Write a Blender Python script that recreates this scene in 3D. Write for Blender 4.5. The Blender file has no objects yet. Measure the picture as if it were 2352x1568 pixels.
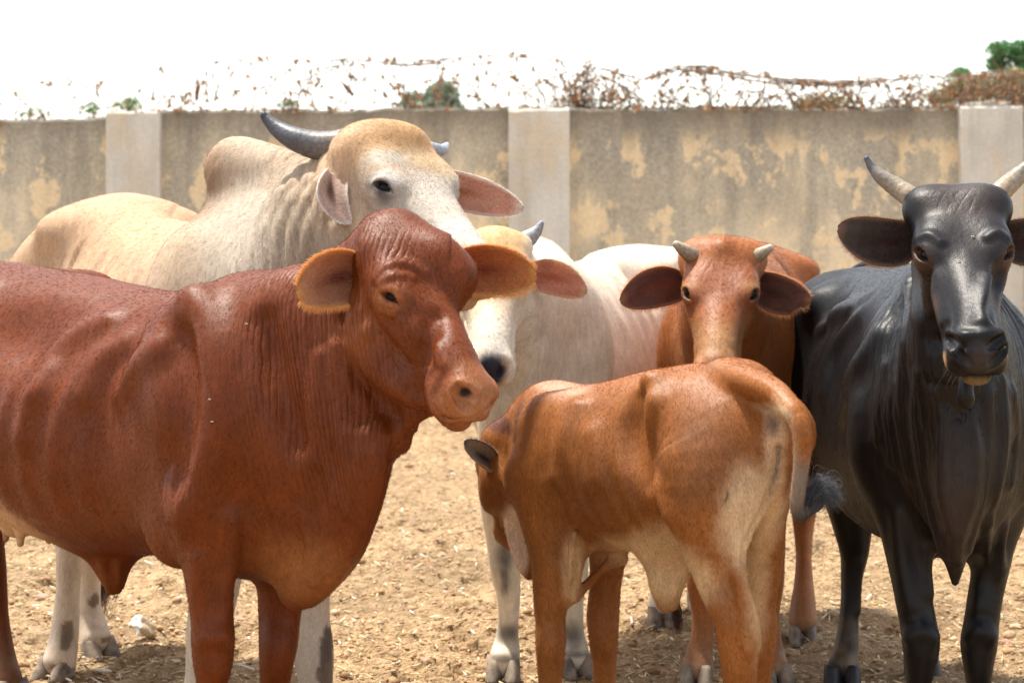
import bpy, math, random, os, time
import numpy as np
from mathutils import Vector, Matrix
T00 = time.time()
R = math.radians
S = bpy.context.scene
COL = S.collection

# ------------------------------------------------------------------ camera, sky, sun, exposure
CAMZ = 1.32            # eye height of the photographer
FOC = 4700.0           # focal length in "view pixels" (picture 2352 wide)
cd = bpy.data.cameras.new('camera')
cam = bpy.data.objects.new('camera', cd); COL.objects.link(cam)
cam.location = (0, 0, CAMZ); cam.rotation_euler = (R(90), 0, 0)
cd.sensor_width = 36; cd.lens = 36 * FOC / 2352
cd.shift_y = -(784 - 502) / 2352
cd.clip_end = 2000; cd.clip_start = 0.1
cd.dof.use_dof = True; cd.dof.focus_distance = 4.45; cd.dof.aperture_fstop = 7.0
S.camera = cam

SUN_EL, SUN_AZ = 70, -50     # azimuth measured from +Y (away from camera) towards +X
w = bpy.data.worlds.new('World'); S.world = w; w.use_nodes = True
nt = w.node_tree; nt.nodes.clear()
sky = nt.nodes.new('ShaderNodeTexSky'); sky.sky_type = 'NISHITA'; sky.sun_disc = False
sky.sun_elevation = R(SUN_EL); sky.sun_rotation = R(SUN_AZ)
sky.air_density = 1.0; sky.dust_density = 1.2; sky.ozone_density = 1.0
bg = nt.nodes.new('ShaderNodeBackground'); bg.inputs[1].default_value = 0.15
wo = nt.nodes.new('ShaderNodeOutputWorld')
hz = nt.nodes.new('ShaderNodeHueSaturation'); hz.inputs['Saturation'].default_value = .45
wb = nt.nodes.new('ShaderNodeMix'); wb.data_type = 'RGBA'; wb.blend_type = 'MULTIPLY'; wb.inputs[0].default_value = 1; wb.inputs[7].default_value = (1.0, .97, .92, 1)
nt.links.new(sky.outputs[0], hz.inputs['Color']); nt.links.new(hz.outputs[0], wb.inputs[6]); nt.links.new(wb.outputs[2], bg.inputs[0]); nt.links.new(bg.outputs[0], wo.inputs[0])
sd = bpy.data.lights.new('sun', 'SUN'); sd.energy = 3.4; sd.angle = R(3.5); sd.color = (1, .94, .84)
sun = bpy.data.objects.new('sun', sd); COL.objects.link(sun)
dv = Vector((math.sin(R(SUN_AZ)) * math.cos(R(SUN_EL)), math.cos(R(SUN_AZ)) * math.cos(R(SUN_EL)), math.sin(R(SUN_EL))))
sun.rotation_euler = dv.to_track_quat('Z', 'Y').to_euler()
S.view_settings.view_transform = 'Standard'; S.view_settings.look = 'None'
S.view_settings.exposure = 1.40; S.view_settings.gamma = 1; S.view_settings.use_curve_mapping = False
S.render.engine = 'CYCLES'
S.cycles.max_bounces = 6; S.cycles.diffuse_bounces = 4; S.cycles.glossy_bounces = 2
S.cycles.transparent_max_bounces = 8

# ------------------------------------------------------------------ helpers
def V(px, py, D):
    "point in the place that lies at distance D (m), traced at photo position px,py"
    return np.array([(px - 1176) * D / FOC, D, CAMZ - (py - 502) * D / FOC])
def gy(D): return 502 + CAMZ * FOC / D
def sstep(a, b, x):
    t = np.clip((x - a) / (b - a), 0, 1); return t * t * (3 - 2 * t)
def lin(r, g, b):
    f = lambda c: ((c / 255 + .055) / 1.055) ** 2.4 if c > 10 else c / 255 / 12.92
    return (f(r), f(g), f(b))

_P = np.random.RandomState(7).rand(64, 64, 64).astype(np.float32)
def vnoise(P, sc):
    "smooth value noise -1..1 on an (n,3) array"
    q = np.asarray(P, np.float32) * np.float32(sc) if np.isscalar(sc) else np.asarray(P, np.float32) * np.asarray(sc, np.float32)
    i = np.floor(q).astype(np.int32); f = q - i; f = f * f * (3 - 2 * f); i &= 63; j = (i + 1) & 63
    x0, y0, z0 = i[:, 0], i[:, 1], i[:, 2]; x1, y1, z1 = j[:, 0], j[:, 1], j[:, 2]
    fx, fy, fz = f[:, 0], f[:, 1], f[:, 2]
    a = _P[x0, y0, z0] * (1 - fx) + _P[x1, y0, z0] * fx; b = _P[x0, y1, z0] * (1 - fx) + _P[x1, y1, z0] * fx
    c = _P[x0, y0, z1] * (1 - fx) + _P[x1, y0, z1] * fx; d = _P[x0, y1, z1] * (1 - fx) + _P[x1, y1, z1] * fx
    a = a * (1 - fy) + b * fy; c = c * (1 - fy) + d * fy
    return (a * (1 - fz) + c * fz) * 2 - 1

def tagged(o, label=None, cat=None, group=None, kind=None):
    if label: o['label'] = label
    if cat: o['category'] = cat
    if group: o['group'] = group
    if kind: o['kind'] = kind
    return o
def empty(name, loc, label, cat, group=None, rz=0):
    o = bpy.data.objects.new(name, None); COL.objects.link(o); o.location = loc; o.rotation_euler = (0, 0, rz)
    o.empty_display_size = .2
    return tagged(o, label, cat, group)
def mesh_obj(name, verts, faces, mat, parent=None, smooth=True, colors=None, attrs=None):
    verts = np.asarray(verts, np.float32)
    if parent is not None: verts = verts - np.array(parent.location, np.float32) if parent.type == 'EMPTY' else verts - np.array(ROOT[parent.name], np.float32)
    me = bpy.data.meshes.new(name)
    if isinstance(faces, np.ndarray):
        n, k = faces.shape
        me.vertices.add(len(verts)); me.vertices.foreach_set('co', verts.ravel())
        me.loops.add(n * k); me.loops.foreach_set('vertex_index', faces.astype(np.int32).ravel())
        me.polygons.add(n); me.polygons.foreach_set('loop_start', np.arange(0, n * k, k, dtype=np.int32))
        me.update(calc_edges=True); me.validate()
    else:
        me.from_pydata([tuple(map(float, v)) for v in verts], [], faces); me.update()
    if smooth: me.polygons.foreach_set('use_smooth', np.ones(len(me.polygons), bool))
    if colors is not None:
        a = me.color_attributes.new('coat', 'FLOAT_COLOR', 'POINT')
        c = np.ones((len(verts), 4), np.float32); c[:, :3] = colors; a.data.foreach_set('color', c.ravel())
    for k_, v_ in (attrs or {}).items():
        a = me.attributes.new(k_, 'FLOAT', 'POINT'); a.data.foreach_set('value', np.asarray(v_, np.float32))
    me.materials.append(mat)
    o = bpy.data.objects.new(name, me); COL.objects.link(o)
    if parent is not None:
        o.parent = parent
        ROOT[o.name] = tuple(parent.location) if parent.type == 'EMPTY' else ROOT[parent.name]
    return o
ROOT = {}

# ------------------------------------------------------------------ implicit modelling of the animals
def crom(A, n):
    "Catmull-Rom resample of rows"
    A = np.asarray(A, float); m = len(A)
    if m < 3 or n < 2: return A
    out = []
    for i in range(m - 1):
        p0 = A[max(i - 1, 0)]; p1 = A[i]; p2 = A[i + 1]; p3 = A[min(i + 2, m - 1)]
        if i == 0: p0 = 2 * p1 - p2
        if i == m - 2: p3 = 2 * p2 - p1
        for j in range(n):
            t = j / n
            out.append(.5 * (2 * p1 + (p2 - p0) * t + (2 * p0 - 5 * p1 + 4 * p2 - p3) * t * t + (3 * p1 - p0 - 3 * p2 + p3) * t ** 3))
    out.append(A[-1]); return np.array(out)
class Sweep:
    def __init__(s, C, W, HT, HB=None, up=(0, 0, 1), k=.04, egg=0, n=3, op='u', cap=.9, pw=2):
        C = np.asarray(C, float); m = len(C)
        W = np.broadcast_to(W, m); HT = np.broadcast_to(HT, m); HB = HT if HB is None else np.broadcast_to(HB, m)
        E = np.broadcast_to(egg, m)
        A = crom(np.column_stack([C, W, HT, HB, E]), n)
        s.C = A[:, :3]; s.W = np.maximum(A[:, 3], .002); s.HT = np.maximum(A[:, 4], .002); s.HB = np.maximum(A[:, 5], .002); s.E = A[:, 6]
        T = np.gradient(s.C, axis=0); T /= np.linalg.norm(T, axis=1)[:, None] + 1e-9
        u = np.asarray(up, float); u = np.broadcast_to(u, T.shape)
        U = u - T * (T * u).sum(1)[:, None]; U /= np.linalg.norm(U, axis=1)[:, None] + 1e-9
        s.T = T; s.U = U; s.S = np.cross(T, U); s.k = k; s.op = op; s.cap = cap
        r = np.maximum(np.maximum(s.HT, s.HB), s.W)[:, None]
        s.lo = (s.C - r).min(0); s.hi = (s.C + r).max(0)
    def d(s, P):
        n = len(P); best = np.full(n, 1e9, np.float32); bi = np.zeros(n, np.int32); bt = np.zeros(n, np.float32)
        C = s.C.astype(np.float32)
        for i in range(len(C) - 1):
            ab = C[i + 1] - C[i]; L = float(ab @ ab) + 1e-12; q = P - C[i]
            t = np.clip(q @ ab / L, 0, 1); e = q - t[:, None] * ab
            d2 = np.einsum('ij,ij->i', e, e); m = d2 < best
            best[m] = d2[m]; bi[m] = i; bt[m] = t[m]
        g = lambda A: (A[bi].T * (1 - bt) + A[bi + 1].T * bt).T if A.ndim == 1 else A[bi] * (1 - bt)[:, None] + A[bi + 1] * bt[:, None]
        f = lambda A: g(A.astype(np.float32))
        q = P - f(s.C); Sx = f(s.S); Ux = f(s.U); Tx = f(s.T)
        a = np.einsum('ij,ij->i', q, Sx); b = np.einsum('ij,ij->i', q, Ux); c = np.einsum('ij,ij->i', q, Tx)
        w = f(s.W); h = np.where(b > 0, f(s.HT), f(s.HB)); e = f(s.E)
        w = w * np.clip(1 + e * b / h, .3, 1.7); cp = np.minimum(w, h) * s.cap
        A = a / w; B = b / h; Cc = c / cp
        k0 = np.sqrt(A * A + B * B + Cc * Cc) + 1e-9
        k1 = np.sqrt((A / w) ** 2 + (B / h) ** 2 + (Cc / cp) ** 2) + 1e-9
        return k0 * (k0 - 1) / k1
def ball(c, r, k=.04, op='u', up=(0, 0, 1), ax=(1, 0, 0)):
    "ellipsoid: r = (along ax, side, up)"
    r = (r, r, r) if np.isscalar(r) else r
    ax = np.array(ax, float); ax /= np.linalg.norm(ax); c = np.array(c, float)
    return Sweep([c - ax * 1e-3, c + ax * 1e-3], r[1], r[2], up=up, k=k, op=op, n=1, cap=r[0] / min(r[1], r[2]))
def evalp(prims, P, slack):
    P = P.astype(np.float32); d = np.full(len(P), 10., np.float32)
    for s in prims:
        m = s.k + slack
        lo = s.lo - m; hi = s.hi + m
        ix = np.nonzero(((P > lo) & (P < hi)).all(1))[0]
        if not len(ix): continue
        v = s.d(P[ix]); a = d[ix]; k = s.k
        if s.op == 'u':
            h = np.maximum(k - np.abs(a - v), 0) / k; d[ix] = np.minimum(a, v) - h * h * k * .25
        else:
            v = -v; h = np.maximum(k - np.abs(a - v), 0) / k; d[ix] = np.maximum(a, v) + h * h * k * .25
    return d
def polygonize(prims, vox, ball_=None, keep_in=True):
    B = 6
    us = [s for s in prims if s.op == 'u']
    lo = np.min([s.lo for s in us], 0) - .04; hi = np.max([s.hi for s in us], 0) + .04
    lo[2] = max(lo[2], -.06)
    if ball_ is not None and keep_in: lo = np.maximum(lo, ball_[0] - ball_[1] - .07); hi = np.minimum(hi, ball_[0] + ball_[1] + .07)
    nb = np.ceil((hi - lo) / (B * vox)).astype(int) + 1
    bc = np.stack(np.meshgrid(*[np.arange(n) for n in nb], indexing='ij'), -1).reshape(-1, 3)
    cc = lo + (bc + .5) * B * vox - vox / 2
    dc = evalp(prims, cc, .15)
    near = np.abs(dc) < B * vox * 1.9
    if ball_ is not None:
        rr = np.linalg.norm(cc - ball_[0], axis=1); near &= (rr < ball_[1] + .06) if keep_in else (rr > ball_[1] - .07)
    F = np.where(dc < 0, -1, 1).astype(np.float32)
    Fb = np.repeat(F, B ** 3).reshape(-1, B, B, B)
    g = np.stack(np.meshgrid(*[np.arange(B)] * 3, indexing='ij'), -1).reshape(-1, 3)
    nz = np.nonzero(near)[0]
    for c0 in range(0, len(nz), 4000):
        z = nz[c0:c0 + 4000]
        P = (lo + ((bc[z] * B)[:, None, :] + g[None]) * vox).reshape(-1, 3)
        Fb[z] = evalp(prims, P, .03).reshape(-1, B, B, B)
    F = Fb.reshape(*nb, B, B, B).transpose(0, 3, 1, 4, 2, 5).reshape(nb * B); del Fb
    I = F < 0
    c = np.zeros([n - 1 for n in I.shape], np.int8)
    sl = [(slice(0, -1), slice(1, None))[b] for b in (0, 1)]
    offs = [(a, b, d) for a in (0, 1) for b in (0, 1) for d in (0, 1)]
    for o in offs: c += I[sl[o[0]], sl[o[1]], sl[o[2]]]
    act = np.argwhere((c > 0) & (c < 8)); del c
    vid = np.full(I.shape, -1, np.int32); vid[act[:, 0], act[:, 1], act[:, 2]] = np.arange(len(act))
    acc = np.zeros((len(act), 3), np.float32); cnt = np.zeros(len(act), np.float32)
    val = {o: F[act[:, 0] + o[0], act[:, 1] + o[1], act[:, 2] + o[2]] for o in offs}
    for o in offs:
        for ax in range(3):
            if o[ax]: continue
            o2 = tuple(1 if i == ax else o[i] for i in range(3)); a = val[o]; b = val[o2]
            m = (a < 0) != (b < 0); t = a[m] / (a[m] - b[m])
            p = np.tile(np.array(o, np.float32), (m.sum(), 1)); p[:, ax] = t
            acc[m] += p; cnt[m] += 1
    v = lo + (act + acc / cnt[:, None]) * vox
    quads = []
    for ax in range(3):
        b, d = [(1, 2), (2, 0), (0, 1)][ax]
        s0 = [slice(None)] * 3; s1 = [slice(None)] * 3; s0[ax] = slice(0, -1); s1[ax] = slice(1, None)
        A = I[tuple(s0)]; Bq = I[tuple(s1)]; e = np.argwhere(A != Bq); ins = A[e[:, 0], e[:, 1], e[:, 2]]
        e0 = e.copy(); eb = e.copy(); eb[:, b] -= 1; ed = e.copy(); ed[:, d] -= 1; ebd = eb.copy(); ebd[:, d] -= 1
        G = lambda q: vid[q[:, 0], q[:, 1], q[:, 2]]
        Q = np.stack([G(e0), G(eb), G(ebd), G(ed)], 1)
        Q[~ins] = Q[~ins][:, ::-1]; quads.append(Q)
    Q = np.concatenate(quads); Q = Q[(Q >= 0).all(1)]
    h = .003
    d0 = evalp(prims, v, .03)
    N = np.stack([evalp(prims, v + np.eye(3)[i] * h, .03) for i in range(3)], 1) - d0[:, None]
    N /= h; n2 = np.linalg.norm(N, axis=1) + 1e-6
    N /= n2[:, None]
    if ball_ is not None:
        ds = np.linalg.norm(v - ball_[0], axis=1) - ball_[1]; good = np.abs(d0) < vox * 1.5
        ok = (ds > -.012) if not keep_in else (ds < .014)
        Q = Q[ok[Q].all(1)]
    v = v - N * np.clip(d0 / np.maximum(n2, .5), -vox, vox)[:, None]
    return v.astype(np.float32), N.astype(np.float32), Q

def polygonize2(prims, vox, fine, c, r):
    v, n, q = polygonize(prims, vox, (c, r), False); v2, n2, q2 = polygonize(prims, fine, (c, r), True)
    return np.concatenate([v, v2]), np.concatenate([n, n2]), np.concatenate([q, q2 + len(v)])
class Beast:
    def __init__(s): s.p = []
    def add(s, *a):
        for x in a: s.p.append(x)
    def sw(s, pts, up=(0, 1, 0), k=.04, **kw):
        "stations (px, py, D, half width px, half height px)"
        C = [V(*p[:3]) for p in pts]; W = [p[3] * p[2] / FOC for p in pts]; H = [(p[4] if len(p) > 4 else p[3]) * p[2] / FOC for p in pts]
        s.p.append(Sweep(C, W, H, up=up, k=k, **kw))
    def trunk(s, O, back, st, k=.05, egg=-.12, n=3):
        "O=(px,D) over the front legs, back = horizontal unit vector to the rump; stations (s, ytop, ybot, half width m)"
        X0 = (O[0] - 1176) * O[1] / FOC; C = []; W = []; H = []
        for (q, yt, yb, w_) in st:
            X = X0 + back[0] * q; D = O[1] + back[1] * q
            zt = CAMZ - (yt - 502) * D / FOC; zb = CAMZ - (yb - 502) * D / FOC
            C.append((X, D, (zt + zb) / 2)); W.append(w_); H.append((zt - zb) / 2)
        s.p.append(Sweep(C, W, H, up=(0, 0, 1), k=k, egg=egg, n=n)); s.O = np.array((X0, O[1], 0)); s.back = np.array((back[0], back[1], 0)); s.side = np.array((back[1], -back[0], 0))
    def surf(s, px, py, d0=3.7, d1=6.6):
        "distance at which the line of the photo point first meets the body made so far"
        D = np.arange(d0, d1, .004); v = evalp(s.p, np.array([V(px, py, d) for d in D]), .05); i = np.nonzero(v < 0)[0]
        return D[i[0]] if len(i) else None
    def ridge(s, paths, r=.008, k=.03, sink=.3, op='u'):
        new = []
        for pts in paths:
            Q = [(x, y, s.surf(x, y)) for x, y in pts]; Q = [q for q in Q if q[2] is not None]
            if len(Q) < 2: continue
            n = len(Q); w_ = np.array([.35 + .65 * math.sin(math.pi * (i + .5) / n) for i in range(n)]) * r
            new.append(Sweep([V(x, y, d + r * sink) for x, y, d in Q], w_, w_ * 1.2, up=(0, 1, 0), k=k, op=op, n=4))
        s.p.extend(new)
    def at(s, q, lat, z): return s.O + s.back * q + s.side * lat + np.array((0, 0, z))

class Frame:
    "head frame: x from poll to muzzle, y to the animal's left, z dorsal"
    def __init__(s, org, az, pitch, roll=0, sc=1, wf=1):
        # az: heading in the ground plane, degrees from +X, negative = towards the camera
        h = np.array((math.cos(R(az)), math.sin(R(az)), 0)); z = np.array((0, 0, 1.))
        s.x = h * math.cos(R(pitch)) - z * math.sin(R(pitch)); s.z = h * math.sin(R(pitch)) + z * math.cos(R(pitch))
        s.y = np.cross(s.z, s.x)
        c, n = math.cos(R(roll)), math.sin(R(roll)); y, zz = s.y.copy(), s.z.copy()
        s.y = y * c + zz * n; s.z = zz * c - y * n
        s.o = np.array(org, float); s.sc = sc; s.wf = wf
    def __call__(s, x, y, z): return s.o + s.sc * (s.x * x + s.y * y * s.wf + s.z * z)
    def px(s, x, y, z):
        p = s(x, y, z); return (1176 + p[0] * FOC / p[1], 502 + (CAMZ - p[2]) * FOC / p[1])
    def loc(s, P):
        q = (P - s.o) / s.sc; return np.stack([q @ s.x, q @ s.y / s.wf, q @ s.z], 1)
def head(b, f, poll=.02, horn=True, jaw=1.0, lidz=0.0, brow=1.0, dome=0.0, lid=1.0):
    sc, wf = f.sc, f.wf
    def sw(pts, k=.03, up=None, **kw):
        C = [f(*p[:3]) for p in pts]; W = [p[3] * sc * (wf if abs(p[1]) < .02 else 1) for p in pts]; H = [p[4] * sc for p in pts]
        b.p.append(Sweep(C, W, H, up=f.z if up is None else up, k=k * sc, **kw))
    def bl(p, r, k=.02, op='u', ax=None, up=None):
        r = np.array(r) * sc if not np.isscalar(r) else r * sc
        b.p.append(ball(f(*p), r, k * sc, op, f.z if up is None else up, f.x if ax is None else ax))
    # skull and nose bridge
    sw([(-.01, 0, -.062, .064, .052), (.06, 0, -.064, .080, .062 + dome * .8), (.12, 0, -.065, .083, .066 + dome), (.17, 0, -.065, .080, .064 + dome * .6), (.23, 0, -.066, .070, .061), (.30, 0, -.068, .058, .058), (.37, 0, -.070, .052, .053), (.43, 0, -.078, .052, .047)], k=.03, egg=.10)
    # jaw and cheeks
    sw([(.02, 0, -.150, .052, .080), (.10, 0, -.162, .062, .082 * jaw), (.18, 0, -.155, .060, .068), (.26, 0, -.142, .050, .052), (.34, 0, -.135, .043, .040), (.41, 0, -.135, .043, .034)], k=.045)
    for s in (1, -1):
        bl((.12, s * .050, -.140), (.085, .030, .075), .05)                    # masseter
        sw([(.13, s * .078, -.066, .022, .022), (.20, s * .073, -.082, .015, .016), (.28, s * .055, -.095, .011, .014), (.34, s * .045, -.10, .009, .012)], .03)   # facial crest
        bl((.148, s * .070, -.022), (.050, .024 * brow, .022), .05)             # brow
        bl((.075, s * .062, -.045), (.06, .028, .035), .05)                        # temple
        if horn: bl((.005, s * .076, -.03), (.032, .030, .03), .05)
    # muzzle
    bl((.438, 0, -.090), (.048, .056, .052), .03)
    bl((.462, 0, -.080), (.032, .050, .040), .015)
    for s in (1, -1):
        bl((.452, s * .040, -.068), (.034, .022, .026), .010)                   # nostril wing
        bl((.425, s * .042, -.124), (.050, .026, .028), .02)                    # upper lip
        bl((.36, s * .042, -.122), (.045, .018, .030), .03)
    sw([(.36, 0, -.155, .036, .022), (.42, 0, -.162, .036, .020), (.452, 0, -.158, .030, .016)], .015)  # chin
    bl((.01, 0, -.030), (.055, .05, .03 + poll), .06); bl((.07, 0, -.03), (.08, .06, .03), .04)                              # poll
    # cuts: mouth line, nostrils
    for s in (1, -1):
        sw([(.37, s * .062, -.152, .003, .003), (.42, s * .064, -.148, .0035, .003), (.46, s * .052, -.143, .0035, .003), (.485, s * .02, -.140, .003, .003)], .008, op='s')
        sw([(.520, s * .020, -.090, .008, .009), (.492, s * .028, -.083, .012, .014), (.474, s * .044, -.072, .011, .013), (.458, s * .058, -.062, .006, .007), (.45, s * .066, -.055, .003, .003)], .006, op='s')
        # eyes: socket, lids
        c, o, ea, eb = eyeax(f, s, lidz)
        E = lambda x, y, z: c + sc * (o * x + ea * y + eb * z)
        b.p.append(ball(c, .0305 * sc, .022 * sc))
        b.p.append(Sweep([E(.022, -.028, -.001), E(.028, -.014, .0135), E(.029, .002, .017), E(.027, .017, .011), E(.021, .030, -.004)], np.array([.006, .008, .009, .008, .005]) * sc, np.array([.003, .0055, .006, .005, .003]) * sc, up=eb, k=.008 * sc))
        b.p.append(Sweep([E(.020, -.027, -.004), E(.025, -.012, -.0145), E(.026, .004, -.0165), E(.023, .018, -.013), E(.019, .030, -.006)], np.array([.005, .006, .007, .006, .005]) * sc, np.array([.003, .004, .0045, .004, .003]) * sc, up=eb, k=.008 * sc))
        b.p.append(Sweep([E(.042, -.023, -.001), E(.042, -.008, .0005), E(.042, .008, .0), E(.040, .026, -.004)], np.array([.018, .024, .024, .016]) * sc, np.array([.005, .0125, .012, .004]) * sc * lid, up=eb, k=.003, op='s'))
def eyeax(f, s, lidz=0.0):
    o = f.x * .46 + f.y * (s * .74) + f.z * .48; o /= np.linalg.norm(o)
    ea = f.x + f.z * .40; ea = ea - o * (ea @ o); ea /= np.linalg.norm(ea); eb = np.cross(ea, o) * -s; eb /= np.linalg.norm(eb)
    if eb @ f.z < 0: eb = -eb
    return f(.163, s * .070, -.044 + lidz), o, ea, eb
def eyes(parent, f, mat, r=.0258, lidz=0.0, which=(1, -1)):
    for s in which:
        c = eyeax(f, s, lidz)[0]; v, q = uvsphere(c, r * f.sc, 20, 14)
        mesh_obj('eye', v, q, mat, parent)
def uvsphere(c, r, nu, nv, ax=None):
    v = []; F = []
    r = np.broadcast_to(r, 3)
    for j in range(nv + 1):
        th = math.pi * j / nv
        for i in range(nu):
            ph = 2 * math.pi * i / nu
            v.append((c[0] + r[0] * math.sin(th) * math.cos(ph), c[1] + r[1] * math.sin(th) * math.sin(ph), c[2] + r[2] * math.cos(th)))
    for j in range(nv):
        for i in range(nu):
            F.append((j * nu + i, (j + 1) * nu + i, (j + 1) * nu + (i + 1) % nu, j * nu + (i + 1) % nu))
    return v, F
def tube(C, r, nu=14, n=6, ridges=0, up=(0, 0, 1), flat=1.0):
    "closed tapering tube along C"
    A = crom(np.column_stack([np.asarray(C, float), np.asarray(r, float)]), n)
    P, rr = A[:, :3], np.maximum(A[:, 3], .0004)
    T = np.gradient(P, axis=0); T /= np.linalg.norm(T, axis=1)[:, None]
    u = np.array(up, float); U = u - T * (T @ u)[:, None]; U /= np.linalg.norm(U, axis=1)[:, None] + 1e-9; Sd = np.cross(T, U)
    v = []; m = len(P)
    for i in range(m):
        k = rr[i] * (1 + ridges * math.sin(i * 2.1) * (1 - i / m))
        for j in range(nu):
            a = 2 * math.pi * j / nu; v.append(P[i] + Sd[i] * k * math.cos(a) * flat + U[i] * k * math.sin(a))
    F = [(i * nu + j, i * nu + (j + 1) % nu, (i + 1) * nu + (j + 1) % nu, (i + 1) * nu + j) for i in range(m - 1) for j in range(nu)]
    v.append(P[0] - T[0] * rr[0] * .3); v.append(P[-1] + T[-1] * rr[-1] * .8); a, b = len(v) - 2, len(v) - 1
    F += [(a, (j + 1) % nu, j) for j in range(nu)] + [(b, (m - 1) * nu + j, (m - 1) * nu + (j + 1) % nu) for j in range(nu)]
    return np.array(v), F
def ear_mesh(root, tip, W, face, cup=.5, bend=(0, 0, 0), th=.004, fold=0., stem=.35, pw=.62, notch=None):
    "leaf shaped shell from root to tip; face = the way the hollow looks; returns verts, faces, inside mask, (u,v)"
    root = np.array(root, float); tip = np.array(tip, float); ax = tip - root; L = np.linalg.norm(ax); ax /= L
    fc = np.array(face, float); fc -= ax * (fc @ ax); fc /= np.linalg.norm(fc); sd = np.cross(ax, fc); bend = np.array(bend, float)
    nu, nv = 30, 24; G = np.zeros((2, nu + 1, nv + 1, 3)); UV = np.zeros((nu + 1, nv + 1, 2))
    for i in range(nu + 1):
        u = i / nu
        x_ = (u - .50) / .508 if u > .50 else (u - .50) / .60
        pr = max(0, 1 - abs(x_) ** 2.2) ** pw
        pr = max(pr, stem * (1 - u / .3) if u < .3 else 0)
        w_ = W * pr
        cu = cup * (1.5 - u) ; c0 = root + ax * L * u + bend * math.sin(math.pi * u)
        for j in range(nv + 1):
            v = j / nv * 2 - 1; UV[i, j] = (u, v)
            n_ = 1.0
            if notch and abs(u - notch[0]) < .12 and v * notch[1] > .3: n_ = 1 - notch[2] * (1 - abs(u - notch[0]) / .12) * (abs(v) - .3) / .7
            a = v * min(1.45, .35 + cu)
            p = c0 + sd * w_ * n_ * math.sin(a) / math.sin(min(1.45, .35 + cu)) ** .5 + fc * w_ * cu * .75 * (1 - math.cos(a)) * (1 if v < 0 else 1 + fold)
            p += sd * fold * w_ * .3 * v * v
            p = p + fc * W * .05 * math.sin(u * 9 + v * 4) * (1 - v * v) * .6
            G[0, i, j] = p
    for i in range(nu + 1):       # back shell, thinner towards the rim
        for j in range(nv + 1):
            du = G[0, min(i + 1, nu), j] - G[0, max(i - 1, 0), j]; dw = G[0, i, min(j + 1, nv)] - G[0, i, max(j - 1, 0)]
            n = np.cross(dw, du); n /= np.linalg.norm(n) + 1e-9
            if n @ fc < 0: n = -n
            u, v = UV[i, j]; t = th * (1 + 2.2 * (1 - u) * (1 - v * v)) * max(.15, min(1, (1 - abs(v)) * 8)) * max(.2, min(1, (1 - u) * 12))
            G[1, i, j] = G[0, i, j] - n * t
    ns = (nu + 1) * (nv + 1); I = lambda s, i, j: s * ns + i * (nv + 1) + j; F = []
    for i in range(nu):
        for j in range(nv):
            F.append((I(0, i, j), I(0, i, j + 1), I(0, i + 1, j + 1), I(0, i + 1, j)))
            F.append((I(1, i, j), I(1, i + 1, j), I(1, i + 1, j + 1), I(1, i, j + 1)))
        F.append((I(0, i, 0), I(0, i + 1, 0), I(1, i + 1, 0), I(1, i, 0))); F.append((I(0, i, nv), I(1, i, nv), I(1, i + 1, nv), I(0, i + 1, nv)))
    for j in range(nv):
        F.append((I(0, nu, j), I(0, nu, j + 1), I(1, nu, j + 1), I(1, nu, j)))
        F.append((I(0, 0, j), I(1, 0, j), I(1, 0, j + 1), I(0, 0, j + 1)))
    inside = np.concatenate([np.ones(ns), np.zeros(ns)]); uv = np.concatenate([UV.reshape(-1, 2)] * 2)
    return G.reshape(-1, 3), F, inside, uv
def hair(name, parent, pts, rad, mat, cols, kind='stuff'):
    "pts (n, k, 3): strands"
    n, k, _ = pts.shape
    base = np.array(ROOT[parent.name] if parent.type != 'EMPTY' else parent.location, np.float32)
    hc = bpy.data.hair_curves.new(name); hc.add_curves([k] * n)
    hc.attributes['position'].data.foreach_set('vector', (pts - base).astype(np.float32).ravel()) if 'position' in hc.attributes else hc.position_data.foreach_set('vector', (pts - base).astype(np.float32).ravel())
    t = np.linspace(1, .15, k)
    a = hc.attributes.get('radius') or hc.attributes.new('radius', 'FLOAT', 'POINT')
    a.data.foreach_set('value', (np.broadcast_to(rad, n)[:, None] * t[None]).astype(np.float32).ravel())
    c = np.ones((n, 4), np.float32); c[:, :3] = cols
    a = hc.attributes.new('coat', 'FLOAT_COLOR', 'CURVE'); a.data.foreach_set('color', c.ravel())
    hc.materials.append(mat)
    o = bpy.data.objects.new(name, hc); COL.objects.link(o); o.parent = parent
    if kind: o['kind'] = kind
    return o

# ------------------------------------------------------------------ materials
def newmat(name):
    m = bpy.data.materials.new(name); m.use_nodes = True
    n = m.node_tree; b = n.nodes['Principled BSDF']; return m, n, b
def N(n, t, **kw):
    x = n.nodes.new(t)
    for k, v in kw.items():
        if k in ('Scale', 'Detail', 'Roughness', 'Distortion', 'Strength', 'Distance', 'Fac', 'Value', 'Factor'): x.inputs[k].default_value = v
        else: setattr(x, k, v)
    return x
def L(n, a, ao, b, bi): n.links.new(a.outputs[ao], b.inputs[bi])
def ramp(n, stops, mode='LINEAR'):
    r = n.nodes.new('ShaderNodeValToRGB'); r.color_ramp.interpolation = mode; e = r.color_ramp.elements
    while len(e) < len(stops): e.new(.5)
    for q, (p, c) in zip(e, stops): q.position = p; q.color = (c, c, c, 1) if np.isscalar(c) else (*c, 1)
    return r
def math_(n, op, a, b=None, c=None):
    x = n.nodes.new('ShaderNodeMath'); x.operation = op
    for i, v in enumerate((a, b, c)):
        if v is None: continue
        if isinstance(v, (int, float)): x.inputs[i].default_value = v
        else: n.links.new(v, x.inputs[i])
    return x.outputs[0]
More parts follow.
